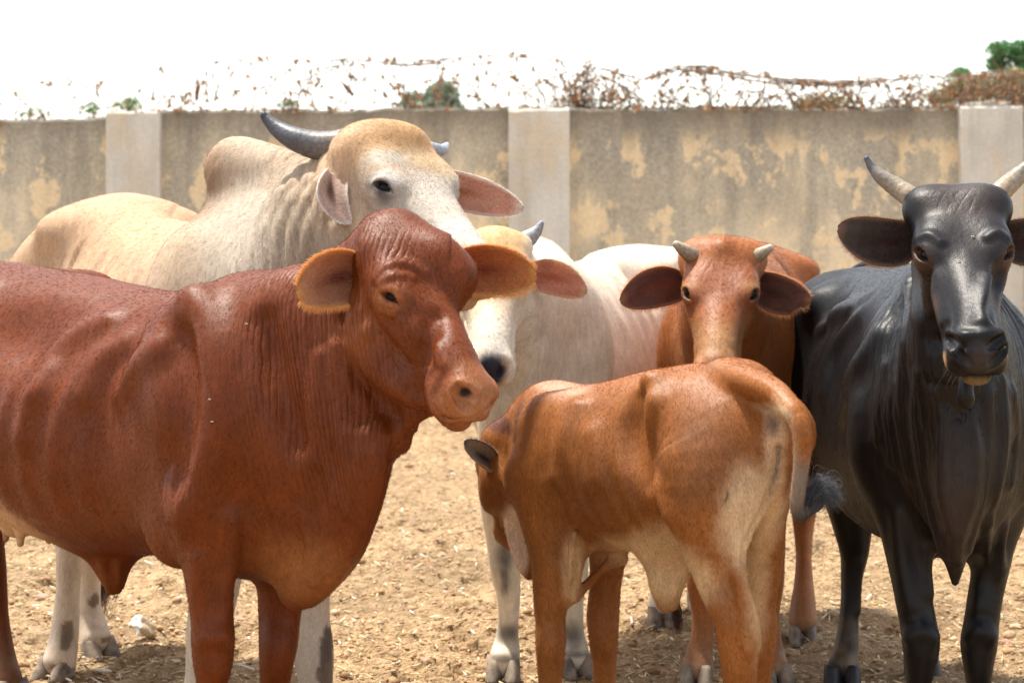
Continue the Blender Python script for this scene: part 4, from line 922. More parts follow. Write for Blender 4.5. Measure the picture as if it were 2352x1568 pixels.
# ---------------- cream cow in the middle
def cream_cow():
    b = Beast()
    root = empty('cow', (.2, 6.4, 0), 'cream-white young cow with short grey horns, half hidden behind the red cow\'s face', 'cow')
    b.trunk((1232, 5.95), (.36, .933), [(-.2, 640, 1120, .10), (-.05, 600, 1150, .155), (.12, 600, 1150, .18), (.35, 602, 1150, .205), (.6, 588, 1130, .215), (.85, 568, 1090, .205), (1.05, 572, 1050, .18), (1.22, 640, 980, .10)], egg=-.14)
    at = b.at
    for s in (-1, 1):
        b.add(ball(at(.92, s * .12, 1.16), (.06, .05, .04), .10)); b.add(ball(at(1.05, s * .11, .95), (.16, .09, .26), .1))
        b.add(ball(at(.65, s * .18, 1.14), (.1, .04, .06), .08, 's')); b.add(ball(at(0, s * .12, .92), (.11, .07, .22), .08))
    b.add(ball(at(.02, 0, 1.2), (.13, .05, .06), .08, ax=b.back))
    b.sw([(1235, 690, 5.9, 110, 120), (1195, 720, 5.78, 95, 150), (1165, 700, 5.66, 82, 130), (1140, 640, 5.58, 72, 100)], up=(0, -.3, 1), k=.08)
    b.sw([(1200, 820, 5.75, 26, 80), (1200, 950, 5.75, 22, 70), (1215, 1060, 5.82, 20, 60)], up=(.2, -1, 0), k=.06)
    b.sw([(1150, 1050, 5.92, 60, 55), (1148, 1150, 5.92, 46), (1152, 1240, 5.92, 36), (1160, 1310, 5.92, 34), (1168, 1370, 5.93, 27), (1166, 1440, 5.95, 26), (1162, 1490, 5.95, 33), (1155, 1520, 5.92, 36)], k=.04)
    b.sw([(1318, 1050, 6.02, 60, 55), (1318, 1150, 6.02, 46), (1316, 1240, 6.0, 36), (1316, 1310, 6.0, 34), (1314, 1370, 6.0, 26), (1314, 1440, 6.02, 25), (1316, 1480, 6.02, 31), (1320, 1510, 5.98, 33)], k=.04)
    b.sw([(1490, 1000, 6.8, 70, 70), (1505, 1120, 6.8, 46, 46), (1518, 1210, 6.82, 30, 34), (1518, 1290, 6.8, 23, 28), (1519, 1350, 6.76, 25, 28), (1520, 1395, 6.72, 31, 33)], k=.04)
    b.sw([(1590, 1000, 6.9, 60, 70), (1600, 1120, 6.95, 44, 46), (1608, 1210, 7.0, 30, 34), (1610, 1290, 7.0, 22, 26), (1610, 1350, 6.97, 27, 28)], k=.04)
    f = Frame(V(1136, 544, 5.50), -92, 42, -1, .91, 1.0)
    head(b, f, poll=.02, horn=True)
    b.ridge([[(1158, 828), (1153, 844), (1146, 858)]], .014, .008, .0, 's')
    b.sw([(1135, 590, 5.62, 66, 60), (1150, 660, 5.68, 72, 90)], up=(0, -1, .4), k=.08)
    def colf(P):
        c = paint(P, (.72, .63, .50), [(f(-.01, 0, -.01), (.13, .16, .12), (.56, .35, .17), .5), (f(.18, 0, -.03), (.12, .14, .12), (.58, .42, .26), .7), (f(.42, 0, -.08), (.06, .10, .12), (.60, .55, .47), .6), (f(.475, 0, -.075), (.050, .085, .052), (.025, .028, .04), .35), (f(0, .09, -.06), (.06, .03, .08), (.25, .15, .08), .6),
            (at(.6, -.1, .8), (.6, .6, .3), (.68, .56, .44), .9)])
        for (x, y, D, rx, rz) in [(1158, 1290, 5.86, .03, .06), (1160, 1345, 5.86, .018, .05), (1168, 1460, 5.88, .04, .03), (1316, 1465, 5.95, .04, .045), (1150, 1508, 5.9, .06, .012), (1320, 1502, 5.95, .06, .012), (1519, 1408, 6.7, .06, .01)]:
            d = np.sqrt(((P[:, 0] - V(x, y, D)[0]) / rx) ** 2 + ((P[:, 2] - V(x, y, D)[2]) / rz) ** 2) + vnoise(P, 40) * .25
            w_ = (1 - sstep(.15, 1.35, d))[:, None] * .85 * (P[:, 2] < .6)[:, None]; c = c * (1 - w_) + A((.06, .055, .06)) * w_
        return c
    def fold(P): return (np.abs(P[:, 0] - b.O[0]) * .8 + P[:, 1] * .7) / .024 + vnoise(P, 3) * 1.5
    def amp(P): return mask(P, [(V(1215, 850, 5.8), (.12, .5, .36), .8, .5)])
    body(b, root, .0105, M_PALE, colf, fold, amp, lambda P: mask(P, [(f(.43, 0, -.06), (.05, .1, .06), .5, .7)]), lambda P: vnoise(P, 8) * .004 + ribs(P, b, .28, .7, .75, 1.15, .09, .004), f, .0055)
    eyes(root, f, M_EYE)
    horn(root, [(1196, 560, 5.58, 25), (1216, 546, 5.58, 20), (1233, 530, 5.58, 13), (1245, 510, 5.58, 6)], (.36, .35, .33), (.24, .25, .27), .02)
    horn(root, [(1062, 560, 5.58, 25), (1042, 546, 5.58, 20), (1024, 530, 5.58, 13), (1013, 510, 5.58, 6)], (.36, .35, .33), (.24, .25, .27), .02)
    ear(root, V(1212, 628, 5.58), V(1348, 672, 5.54), .054, (-.2, -1, -.05), (.68, .30, .20), (.6, .45, .32), (.72, .48, .30), cup=.5, bend=(0, 0, .012), stem=.5, pw=.55, fringe=700, flen=.008, tuft=300, hc=(.8, .6, .42), hole=(.55, .16, .09))
    ear(root, V(1048, 640, 5.62), V(920, 690, 5.60), .054, (.2, -1, -.05), (.68, .34, .24), (.6, .45, .32), (.72, .48, .30), cup=.5, stem=.5, pw=.55, fringe=100, flen=.008, hole=(.55, .18, .10))
    hoofs(root, M_HOOF, [(1156, 5.90, -95, .95), (1322, 5.97, -75, .95), (1521, 6.70, -90, .95), (1610, 6.95, -90, .95)])
    return f
if on('cream'): F_CREAM = cream_cow()

# ---------------- brown cow whose face looks straight out
def brown_cow():
    b = Beast()
    root = empty('cow', (.7, 6.4, 0), 'light red-brown young cow with stubby pale horns facing the camera from behind the calf', 'cow')
    b.trunk((1690, 5.92), (.19, .982), [(-.2, 640, 1080, .09), (-.05, 600, 1130, .15), (.12, 590, 1150, .175), (.35, 578, 1140, .20), (.6, 562, 1110, .205), (.82, 553, 1060, .20), (1.0, 562, 1010, .175), (1.15, 630, 940, .10)], egg=-.14)
    at = b.at
    for s in (-1, 1):
        b.add(ball(at(.85, s * .13, 1.15), (.07, .05, .04), .10)); b.add(ball(at(.98, s * .11, .92), (.15, .085, .26), .1))
        b.add(ball(at(.62, s * .17, 1.15), (.08, .04, .05), .07, 's')); b.add(ball(at(0, s * .12, .9), (.11, .06, .22), .08))
        b.add(Sweep([at(.05, s * .12, 1.12), at(.08, s * .17, .95), at(.06, s * .175, .75)], .02, .03, up=b.back, k=.05))
    b.sw([(1690, 760, 5.95, 118, 150), (1672, 770, 5.82, 112, 165), (1660, 740, 5.70, 92, 140), (1655, 680, 5.64, 78, 100)], up=(0, -.4, 1), k=.08)
    b.sw([(1690, 800, 5.86, 100, 70), (1680, 930, 5.82, 60, 60), (1685, 1050, 5.84, 30, 50)], up=(0, -1, 0), k=.07)
    b.sw([(1640, 1040, 5.9, 58), (1624, 1160, 5.9, 46), (1614, 1260, 5.88, 36), (1612, 1340, 5.88, 34), (1614, 1400, 5.88, 27), (1612, 1460, 5.88, 27), (1606, 1500, 5.88, 32), (1602, 1540, 5.86, 36)], k=.04)
    b.sw([(1745, 1040, 5.95, 58), (1760, 1160, 5.95, 46), (1768, 1260, 5.93, 36), (1768, 1340, 5.92, 34), (1766, 1400, 5.92, 27), (1768, 1460, 5.92, 27), (1772, 1500, 5.92, 32), (1778, 1530, 5.88, 34)], k=.04)
    b.sw([(1830, 950, 6.55, 66, 80), (1838, 1080, 6.58, 44, 60), (1846, 1160, 6.62, 30, 42), (1846, 1210, 6.62, 23, 34), (1846, 1280, 6.56, 17, 25), (1846, 1340, 6.5, 20, 25), (1845, 1385, 6.46, 27, 30), (1844, 1425, 6.44, 31, 34)], k=.04)
    b.sw([(1720, 950, 6.7, 66, 80), (1715, 1080, 6.72, 44, 60), (1712, 1160, 6.75, 30, 42), (1712, 1280, 6.75, 18, 25), (1712, 1385, 6.7, 27, 30)], k=.04)
    f = Frame(V(1660, 572, 5.50), -99, 40, -1, .88, 1.10)
    head(b, f, poll=.04, horn=False, brow=1.15, lidz=.004, lid=1.15)
    for s in (-1, 1): b.add(ball(f(.0, s * .075, -.035), (.045, .035, .045), .05))
    b.sw([(1655, 620, 5.60, 72, 66), (1662, 700, 5.68, 84, 100)], up=(0, -1, .4), k=.08)
    def colf(P):
        return paint(P, (.28, .088, .022), [(at(.3, 0, .5), (1.2, .8, .5), (.31, .11, .028), .8), (f(.15, 0, -.03), (.22, .12, .1), (.24, .075, .028), .7), (f(0, .09, -.03), (.07, .05, .07), (.42, .15, .05), .6), (f(0, -.09, -.03), (.07, .05, .07), (.42, .15, .05), .6),
            (f(.15, .09, -.02), (.05, .05, .025), (.34, .15, .055), .8), (f(.15, -.09, -.02), (.05, .05, .025), (.34, .15, .055), .8), (f(.38, 0, -.06), (.10, .09, .09), (.36, .18, .075), .7), (f(.47, 0, -.06), (.03, .07, .04), (.16, .11, .08), .5), *lidpaint(f, lidz=.004, r=.025), (f(.30, .05, -.07), (.08, .035, .05), (.27, .13, .05), .8), (f(.30, -.05, -.07), (.08, .035, .05), (.27, .13, .05), .8)])
    def fold(P): return (np.abs(P[:, 0] - b.O[0]) * .8 + P[:, 1] * .7) / .02 + vnoise(P, 3) * 1.5
    def amp(P): return np.maximum(mask(P, [(V(1650, 860, 5.7), (.20, .5, .3), .5, .5)]) * (1 - mask(P, [(f(.25, 0, -.06), .22, 1, .2)])), mask(P, [(f(.1, 0, 0), (.1, .12, .06), .3, .6)]))
    body(b, root, .010, M_SOFT, colf, fold, amp, None, lambda P: vnoise(P, 8) * .0035, f, .005)
    eyes(root, f, M_EYE, r=.027, lidz=.004)
    hb, ht = (.24, .175, .11), (.42, .34, .25)
    horn(root, [(1618, 602, 5.52, 22), (1594, 590, 5.49, 20), (1570, 574, 5.47, 15), (1550, 559, 5.46, 8)], hb, ht, .02, (.24, .18, .12))
    horn(root, [(1702, 606, 5.52, 22), (1728, 594, 5.49, 20), (1752, 580, 5.47, 14), (1772, 567, 5.46, 8)], hb, ht, .02, (.27, .20, .13))
    ec = (.13, .045, .028)
    ear(root, V(1574, 652, 5.56), V(1424, 692, 5.50), .064, (.2, -1, .0), ec, (.30, .10, .04), (.30, .12, .05), mat=M_EARD, cup=.45, bend=(0, 0, .012), stem=.45, pw=.6, fringe=700, flen=.008, tuft=300, hc=(.75, .36, .16), hole=(.18, .035, .016))
    ear(root, V(1728, 652, 5.56), V(1862, 696, 5.50), .062, (-.2, -1, .0), ec, (.30, .10, .04), (.30, .12, .05), mat=M_EARD, cup=.45, bend=(0, 0, -.006), stem=.45, pw=.6, fringe=700, flen=.008, tuft=300, hc=(.75, .36, .16), hole=(.06, .02, .012), notch=(.86, 1, .5))
    hoofs(root, M_HOOF, [(1600, 5.84, -100, .9), (1782, 5.86, -80, .9), (1844, 6.42, -90, .85), (1712, 6.68, -90, .85)])
    return f
if on('brown'): F_BROWN = brown_cow()

# ---------------- calf seen from behind, suckling
def calf():
    b = Beast()
    root = empty('calf', (.35, 4.7, 0), 'ginger calf with its rump to the camera, head tucked down left under the cream cow', 'calf')
    b.trunk((1325, 4.92), (.67, -.74), [(-.17, 920, 1180, .07), (-.08, 882, 1240, .115), (.03, 884, 1262, .145), (.15, 872, 1262, .17), (.28, 850, 1262, .182), (.40, 834, 1235, .175), (.50, 832, 1200, .155), (.60, 850, 1140, .12), (.66, 905, 1060, .06)], k=.05, egg=-.1)
    at = b.at
    for s, kx in ((1, 1), (-1, 1)):
        b.add(ball(at(.0, s * .095, .76), (.10, .05, .14), .07, ax=b.back)); b.add(Sweep([at(.06, s * .07, .86), at(.02, s * .11, .78), at(-.06, s * .12, .70)], .02, .03, up=b.back, k=.05))
    # near haunch, hook bone, flank hollow
    b.sw([(1590, 930, 4.52, 90, 60), (1640, 1020, 4.45, 128, 80), (1640, 1120, 4.42, 122, 80), (1635, 1210, 4.42, 92, 70), (1642, 1290, 4.43, 60, 52), (1656, 1360, 4.42, 44, 44), (1682, 1425, 4.40, 43, 44), (1692, 1470, 4.40, 45, 42), (1698, 1530, 4.40, 41, 38), (1702, 1620, 4.42, 33, 34), (1702, 1780, 4.42, 32, 34), (1700, 1830, 4.42, 42, 42), (1690, 1880, 4.38, 46, 46)], k=.06)
    b.sw([(1690, 1250, 4.39, 20, 24), (1700, 1330, 4.37, 17, 20), (1718, 1400, 4.36, 18, 18), (1728, 1440, 4.36, 18, 18), (1728, 1480, 4.37, 17, 18)], k=.03)
    b.sw([(1680, 900, 4.55, 80, 70), (1724, 1000, 4.52, 72, 76), (1744, 1100, 4.53, 62, 72), (1750, 1200, 4.56, 52, 62), (1752, 1300, 4.60, 44, 52), (1748, 1380, 4.62, 34, 44), (1750, 1440, 4.62, 36, 42), (1745, 1500, 4.62, 32, 38), (1738, 1580, 4.64, 30, 32), (1736, 1740, 4.64, 32, 34), (1730, 1790, 4.6, 42, 42)], k=.05)
    b.add(ball(V(1500, 925, 4.57), (.04, .03, .04), .09))
    b.sw([(1500, 880, 4.56, 14, 14), (1480, 960, 4.55, 14, 14), (1500, 1050, 4.52, 14, 14), (1530, 1150, 4.48, 12, 12)], k=.06)
    b.sw([(1440, 930, 4.52, 26, 20), (1445, 1000, 4.5, 24, 20), (1460, 1080, 4.46, 18, 16)], k=.07, op='s')
    b.sw([(1560, 1190, 4.55, 30, 20), (1520, 1210, 4.6, 40, 20), (1480, 1215, 4.64, 40, 24)], k=.06)
    # cleft between the thighs and the folds under the tail
    b.ridge([[(1773, 1000), (1776, 1060), (1766, 1120), (1742, 1180), (1716, 1232)], [(1802, 1000), (1800, 1060), (1788, 1130), (1764, 1190), (1738, 1240)]], .012, .03, .2)
    b.ridge([[(1784, 962), (1787, 1000), (1788, 1050), (1778, 1120), (1754, 1182), (1722, 1240), (1706, 1290)]], .014, .014, -.1, 's')
    b.ridge([[(1766, 950), (1790, 944), (1818, 960)]], .012, .02, .0)
    b.ridge([[(1772, 962), (1776, 985), (1780, 1015)], [(1794, 962), (1796, 990), (1792, 1018)], [(1784, 968), (1787, 1010)]], .0085, .008, -.1)
    b.ridge([[(1500, 925), (1488, 1000), (1500, 1080), (1540, 1180)]], .012, .05, .2); b.ridge([[(1450, 920), (1452, 1000), (1475, 1090)]], .022, .07, .4, 's')
    b.ridge([[(1330, 940), (1300, 1010), (1290, 1090)], [(1360, 1000), (1372, 1100)]], .012, .06, .3)
    # sheath and navel
    b.sw([(1540, 1230, 4.65, 60, 40), (1535, 1300, 4.65, 50, 32), (1532, 1350, 4.65, 38, 28), (1535, 1385, 4.65, 26, 22)], k=.06)
    # brisket flap between the forelegs
    b.sw([(1330, 1230, 4.8, 36, 26), (1322, 1300, 4.78, 17, 26), (1320, 1360, 4.78, 9, 18), (1318, 1376, 4.78, 6, 9)], up=(0, -1, 0), k=.04)
    b.sw([(1430, 1285, 4.86, 14, 16), (1390, 1300, 4.85, 12, 16), (1350, 1340, 4.83, 10, 14), (1325, 1370, 4.82, 8, 9)], k=.04)
    b.sw([(1318, 1225, 4.72, 7, 9), (1312, 1270, 4.72, 6, 9), (1310, 1330, 4.74, 6, 9)], k=.02)
    # forelegs
    b.sw([(1262, 1120, 4.84, 84, 66), (1262, 1210, 4.83, 60, 56), (1265, 1290, 4.82, 46, 46), (1263, 1370, 4.82, 37, 40), (1264, 1430, 4.82, 34, 37), (1265, 1480, 4.81, 35, 39), (1264, 1530, 4.82, 31, 34), (1264, 1660, 4.84, 26, 28), (1264, 1710, 4.84, 34, 34), (1256, 1760, 4.80, 37, 38)], k=.05)
    b.sw([(1400, 1200, 5.0, 56, 50), (1396, 1280, 5.0, 44, 44), (1390, 1350, 5.0, 37, 38), (1386, 1410, 5.0, 38, 38), (1386, 1460, 4.99, 34, 36), (1388, 1520, 5.0, 26, 28), (1388, 1620, 5.02, 25, 26), (1386, 1670, 5.02, 32, 32), (1380, 1720, 4.98, 36, 36)], k=.05)
    # neck down to the suckling head
    b.sw([(1262, 960, 5.0, 70, 80), (1225, 1010, 5.08, 64, 84), (1190, 1045, 5.14, 58, 74), (1160, 1070, 5.2, 52, 62)], up=(0, 0, 1), k=.06)
    b.sw([(1215, 1120, 4.98, 36, 50), (1196, 1180, 5.02, 22, 42), (1200, 1240, 5.02, 15, 36), (1210, 1290, 5.0, 10, 28), (1220, 1325, 5.0, 6, 14)], up=(1, .2, 0), k=.05)
    b.sw([(1250, 1060, 4.86, 60, 40), (1205, 1090, 4.86, 34, 30), (1190, 1110, 4.87, 18, 20)], up=(0, 0, 1), k=.05)
    f = Frame(V(1158, 986, 5.10), 82, 44, 0, .74, .95)
    head(b, f, poll=.02, horn=False)
    # tail
    b.sw([(1660, 860, 4.52, 36, 40), (1725, 880, 4.42, 34, 42), (1785, 908, 4.33, 30, 36), (1824, 948, 4.25, 22, 26)], up=(0, 1, 0), k=.025)
    b.sw([(1800, 922, 4.29, 26, 30), (1828, 952, 4.25, 23, 27), (1843, 995, 4.23, 21, 22), (1843, 1050, 4.24, 19, 20), (1836, 1110, 4.25, 17, 18), (1830, 1155, 4.26, 16, 18), (1836, 1183, 4.27, 14, 16), (1852, 1172, 4.28, 12, 13), (1868, 1150, 4.29, 9, 10)], up=(0, 1, 0), k=.008)
    def colf(P):
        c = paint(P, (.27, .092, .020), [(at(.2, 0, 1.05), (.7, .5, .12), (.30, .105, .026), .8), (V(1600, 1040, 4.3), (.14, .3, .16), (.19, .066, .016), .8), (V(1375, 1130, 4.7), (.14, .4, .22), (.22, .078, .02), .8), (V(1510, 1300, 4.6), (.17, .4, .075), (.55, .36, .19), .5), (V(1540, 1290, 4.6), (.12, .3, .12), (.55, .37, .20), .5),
            (V(1745, 1200, 4.35), (.085, .25, .13), (.66, .46, .27), .8), (V(1718, 1150, 4.32), (.06, .2, .09), (.62, .42, .25), .9), (V(1790, 1060, 4.3), (.032, .2, .16), (.60, .40, .24), .6), (V(1785, 940, 4.33), (.05, .12, .022), (.62, .46, .28), .6), (V(1784, 985, 4.3), (.018, .15, .040), (.16, .10, .07), .6), *[(V(x, y, 4.38), (.0075, .06, .022), (.17, .115, .08), .9) for x, y in ((1788, 1030), (1788, 1055), (1784, 1080), (1779, 1105), (1772, 1130), (1764, 1155), (1753, 1180), (1740, 1205), (1727, 1230))], (V(1745, 1215, 4.35), (.10, .25, .11), (.62, .44, .27), .7), (V(1722, 1340, 4.55), (.05, .3, .18), (.60, .41, .23), .6),  # dabs down the cleft: crease shade painted in, over bare grey-brown skin
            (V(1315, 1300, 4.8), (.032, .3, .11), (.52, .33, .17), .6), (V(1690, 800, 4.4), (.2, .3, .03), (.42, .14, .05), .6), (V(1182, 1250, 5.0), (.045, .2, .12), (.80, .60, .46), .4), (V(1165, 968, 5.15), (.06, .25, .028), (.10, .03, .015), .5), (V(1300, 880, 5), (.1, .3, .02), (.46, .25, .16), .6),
            (V(1395, 1260, 4.98), (.05, .12, .05), (.45, .25, .12), .7)])
        tl = np.exp(-(((P[:, 0] - V(1838, 1140, 4.25)[0]) / .035) ** 2 + ((P[:, 1] - 4.25) / .08) ** 2)) * sstep(V(0, 1010, 4.25)[2], V(0, 1090, 4.25)[2], P[:, 2]); c = c * (1 - tl[:, None]) + A((.17, .135, .11)) * tl[:, None]
        tl = np.exp(-(((P[:, 0] - V(1850, 1180, 4.27)[0]) / .04) ** 2 + ((P[:, 2] - V(1850, 1190, 4.27)[2]) / .03) ** 2 + ((P[:, 1] - 4.27) / .08) ** 2)); c = c * (1 - tl[:, None]) + A((.03, .028, .03)) * tl[:, None]
        st = mask(P, [(V(1680, 1150, 4.3), (.022, .1, .03), 1, .6)]) * (vnoise(P, A((160, 160, 50))) > .25); c = c * (1 - .8 * st[:, None])
        return c
    def fold(P): return (P @ A((.9, .3, .15))) / .02 + vnoise(P, 3) * 1.5
    def amp(P): return mask(P, [(V(1312, 1290, 4.8), (.04, .3, .13), .8, .5), (V(1170, 1020, 5.1), (.09, .3, .08), .6, .5), (V(1190, 1240, 5.0), (.05, .2, .12), .6, .5), (V(1782, 1110, 4.3), (.02, .2, .20), .4, .5)])
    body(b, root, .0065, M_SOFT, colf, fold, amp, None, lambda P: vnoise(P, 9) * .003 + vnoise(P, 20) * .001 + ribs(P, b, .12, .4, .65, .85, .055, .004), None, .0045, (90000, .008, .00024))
    eyes(root, f, M_EYE, which=(1,))
    ed = b.surf(1124, 1066); ed = ed if ed is not None else 5.0
    ear(root, V(1134, 1072, ed + .01), V(1066, 1014, ed - .06), .028, (-.3, -.75, .6), (.22, .17, .12), (.50, .30, .16), (.05, .05, .05), cup=1.0, stem=.5, pw=.6, fringe=250, flen=.008, hole=(.02, .015, .012), hc=(.3, .25, .2))
    ear(root, V(1185, 1010, 5.36), V(1235, 990, 5.5), .026, (.6, -.3, .6), (.22, .17, .12), (.40, .2, .1), (.05, .05, .05), cup=1.0, stem=.5, pw=.6, fringe=60, flen=.008)
    hoofs(root, M_HOOFD, [(1692, 4.36, 130, .9), (1730, 4.58, 130, .9), (1256, 4.79, 130, .9), (1380, 4.97, 130, .9)])
    t = [V(1858, 1168, 4.285), V(1872, 1140, 4.29), V(1888, 1124, 4.29), V(1904, 1134, 4.28), V(1912, 1158, 4.28)]
    tuft('tail_switch', root, t, 1100, .0095, (.075, .08, .09), rad=.0006, seed=8, curl=.008)
    t = [V(1552, 1380, 4.65), V(1555, 1410, 4.65), V(1556, 1432, 4.65), V(1559, 1462, 4.65)]
    tuft('sheath_hair', root, t, 160, .004, (.05, .02, .012), rad=.0008, seed=9, curl=.003)
if on('calf'): calf()

# ---------------- black cow at the right
def black_cow():
    b = Beast()
    root = empty('cow', (1.03, 5.2, 0), 'black cow with upswept grey horns standing head-on at the right edge', 'cow')
    b.trunk((2182, 4.75), (.03, .9995), [(-.18, 640, 1180, .10), (-.06, 590, 1270, .165), (.10, 585, 1275, .19), (.30, 600, 1262, .215), (.55, 610, 1245, .245), (.8, 612, 1212, .245), (1.02, 612, 1170, .225), (1.25, 624, 1110, .19), (1.42, 700, 1010, .10)], egg=-.14)
    at = b.at
    for s in (-1, 1):
        b.add(ball(at(1.02, s * .15, 1.08), (.07, .045, .045), .10)); b.add(ball(at(1.15, s * .125, .86), (.18, .095, .30), .1))
        b.add(ball(at(.80, s * .205, 1.08), (.09, .05, .07), .07, 's', ax=b.back)); b.add(ball(at(.0, s * .14, .86), (.11, .065, .22), .08, ax=b.back))
        b.add(Sweep([at(.10, s * .11, 1.08), at(.06, s * .165, .98), at(-.02, s * .195, .86), at(-.02, s * .17, .72)], [.02, .03, .035, .03], [.04, .05, .05, .05], up=b.back, k=.06))
        b.add(ball(at(-.02, s * .165, .78), (.06, .05, .07), .06))
    # neck and hanging folds
    b.sw([(2182, 860, 4.78, 160, 210), (2182, 850, 4.66, 138, 205), (2186, 800, 4.56, 112, 165), (2190, 720, 4.5, 98, 120)], up=(0, -.4, 1), k=.08)
    b.sw([(2200, 930, 4.60, 90, 70), (2198, 1040, 4.54, 66, 66), (2196, 1140, 4.52, 50, 56), (2194, 1240, 4.52, 40, 44), (2194, 1310, 4.52, 18, 22), (2194, 1338, 4.52, 8, 10)], up=(0, -1, 0), k=.06)
    b.sw([(2225, 850, 4.36, 24, 20), (2218, 890, 4.34, 16, 16), (2218, 915, 4.34, 19, 18), (2218, 925, 4.34, 16, 14)], k=.02)
    # legs
    b.sw([(2080, 1090, 4.72, 78, 60), (2080, 1190, 4.70, 66, 58), (2086, 1280, 4.68, 50, 48), (2098, 1360, 4.66, 42, 42), (2110, 1430, 4.65, 42, 44), (2116, 1480, 4.64, 43, 46), (2112, 1530, 4.65, 36, 38), (2108, 1600, 4.67, 27, 30), (2108, 1700, 4.68, 27, 30), (2108, 1760, 4.68, 37, 38), (2104, 1800, 4.64, 40, 42)], k=.05)
    b.sw([(2290, 1090, 4.74, 66, 56), (2288, 1190, 4.74, 56, 52), (2278, 1280, 4.72, 46, 46), (2264, 1360, 4.71, 38, 40), (2254, 1430, 4.70, 40, 42), (2249, 1480, 4.70, 42, 44), (2248, 1530, 4.70, 34, 36), (2250, 1600, 4.72, 26, 30), (2252, 1700, 4.73, 26, 30), (2254, 1745, 4.73, 36, 38), (2256, 1780, 4.69, 38, 42)], k=.05)
    b.sw([(1930, 1000, 5.86, 90, 90), (1945, 1120, 5.88, 62, 70), (1957, 1210, 5.90, 44, 56), (1962, 1270, 5.92, 32, 44), (1956, 1330, 5.92, 24, 34), (1950, 1420, 5.9, 22, 30), (1945, 1480, 5.88, 27, 32), (1936, 1530, 5.84, 34, 38)], k=.05)
    b.sw([(2075, 1000, 5.9, 90, 90), (2100, 1120, 5.92, 60, 70), (2112, 1210, 5.94, 40, 52), (2112, 1270, 5.96, 30, 42), (2116, 1350, 5.98, 22, 32), (2120, 1480, 5.98, 26, 32), (2118, 1520, 5.94, 33, 36)], k=.05)
    # tail thrown up and over to the left
    b.sw([(2075, 622, 6.05, 22, 22), (2040, 610, 6.16, 18, 18), (1990, 612, 6.22, 15, 15), (1940, 640, 6.24, 12, 12), (1890, 690, 6.2, 10, 10), (1862, 730, 6.15, 7, 7)], k=.03)
    b.ridge([[(2088, 640), (2080, 760), (2070, 880), (2075, 1000), (2092, 1090)], [(2066, 760), (2052, 880), (2044, 980), (2050, 1060)], [(2112, 860), (2106, 960), (2115, 1060), (2138, 1170), (2168, 1270)], [(2036, 840), (2022, 930), (2018, 1010)], [(2142, 900), (2146, 1010), (2156, 1110), (2180, 1210)],
             [(2300, 880), (2305, 1000), (2290, 1120), (2262, 1200)], [(2268, 900), (2264, 1020), (2250, 1140), (2222, 1260)], [(2322, 900), (2332, 1020), (2322, 1110)]], .009, .03, .2)
    b.ridge([[(2060, 1180), (2072, 1290), (2092, 1390)], [(2128, 1260), (2132, 1360)], [(2270, 1200), (2262, 1300), (2252, 1390)], [(2306, 1210), (2296, 1310)]], .010, .03, .3)
    b.ridge([[(2090, 1462), (2118, 1448), (2144, 1462)], [(2226, 1462), (2250, 1448), (2276, 1462)]], .012, .03, .2); b.ridge([[(1925, 1290), (1932, 1400)], [(1975, 1290), (1968, 1400)]], .008, .03, .3)
    b.ridge([[(1900, 900), (1925, 800), (1990, 720)], [(1940, 950), (1965, 850), (2020, 770)], [(1890, 760), (1930, 720), (1985, 700)]], .010, .06, .7)
    b.ridge([[(2172, 950), (2168, 1040), (2172, 1140), (2190, 1215)], [(2228, 950), (2234, 1040), (2226, 1140), (2206, 1215)], [(2200, 980), (2202, 1080), (2198, 1180), (2196, 1280)]], .020, .022, -.35)
    f = Frame(V(2198, 452, 4.38), -95, 35, 2, .95, 1.0)
    head(b, f, poll=.012, horn=True, brow=1.15)
    b.ridge([[(2178, 772), (2192, 788), (2210, 797)], [(2304, 769), (2290, 785), (2274, 796)]], .014, .008, .0, 's'); b.ridge([[(2180, 762), (2210, 768), (2240, 770), (2272, 766), (2300, 760)]], .007, .014, .2)
    b.ridge([[(2150, 640), (2160, 690), (2172, 740)], [(2272, 640), (2264, 690), (2256, 740)]], .010, .03, .3); b.ridge([[(2128, 640), (2140, 720), (2150, 780)], [(2296, 640), (2286, 720)]], .012, .04, .2, 's')
    b.ridge([[(2110, 548), (2135, 540), (2160, 556)], [(2268, 546), (2290, 536), (2312, 548)]], .006, .018, .1)
    for s in (-1, 1): b.add(ball(f(.0, s * .07, -.025), (.035, .03, .03), .06))
    b.sw([(2196, 500, 4.50, 90, 70), (2194, 600, 4.56, 96, 100)], up=(0, -1, .4), k=.08)
    def colf(P):
        return paint(P, (.0045, .004, .0045), [(V(2190, 1100, 4.5), (.2, .3, .35), (.012, .007, .0055), .8), (f(.2, 0, -.05), (.3, .16, .16), (.014, .011, .012), .7), (f(0, 0, 0), (.10, .15, .08), (.040, .028, .024), .7), (f(.17, .09, -.045), (.04, .05, .03), (.07, .038, .022), .6), (f(.17, -.09, -.045), (.04, .05, .03), (.07, .038, .022), .6), (f(.30, .07, -.10), (.12, .04, .05), (.05, .025, .015), .8), (f(.30, -.07, -.10), (.12, .04, .05), (.06, .028, .016), .8),
            *lidpaint(f), (f(.43, .066, -.125), (.028, .022, .022), (.36, .22, .09), .6), (f(.43, -.066, -.125), (.028, .022, .022), (.36, .22, .09), .6), (f(.445, 0, -.170), (.04, .045, .018), (.17, .11, .045), .6), (V(2200, 1200, 4.4), (.06, .1, .2), (.035, .022, .018), .8), (f(.475, 0, -.08), (.03, .045, .04), (.035, .028, .028), .5)])
    def fold(P): return (np.abs(P[:, 0] - b.O[0]) * .8 + P[:, 1] * .7) / .020 + vnoise(P, 3) * .9
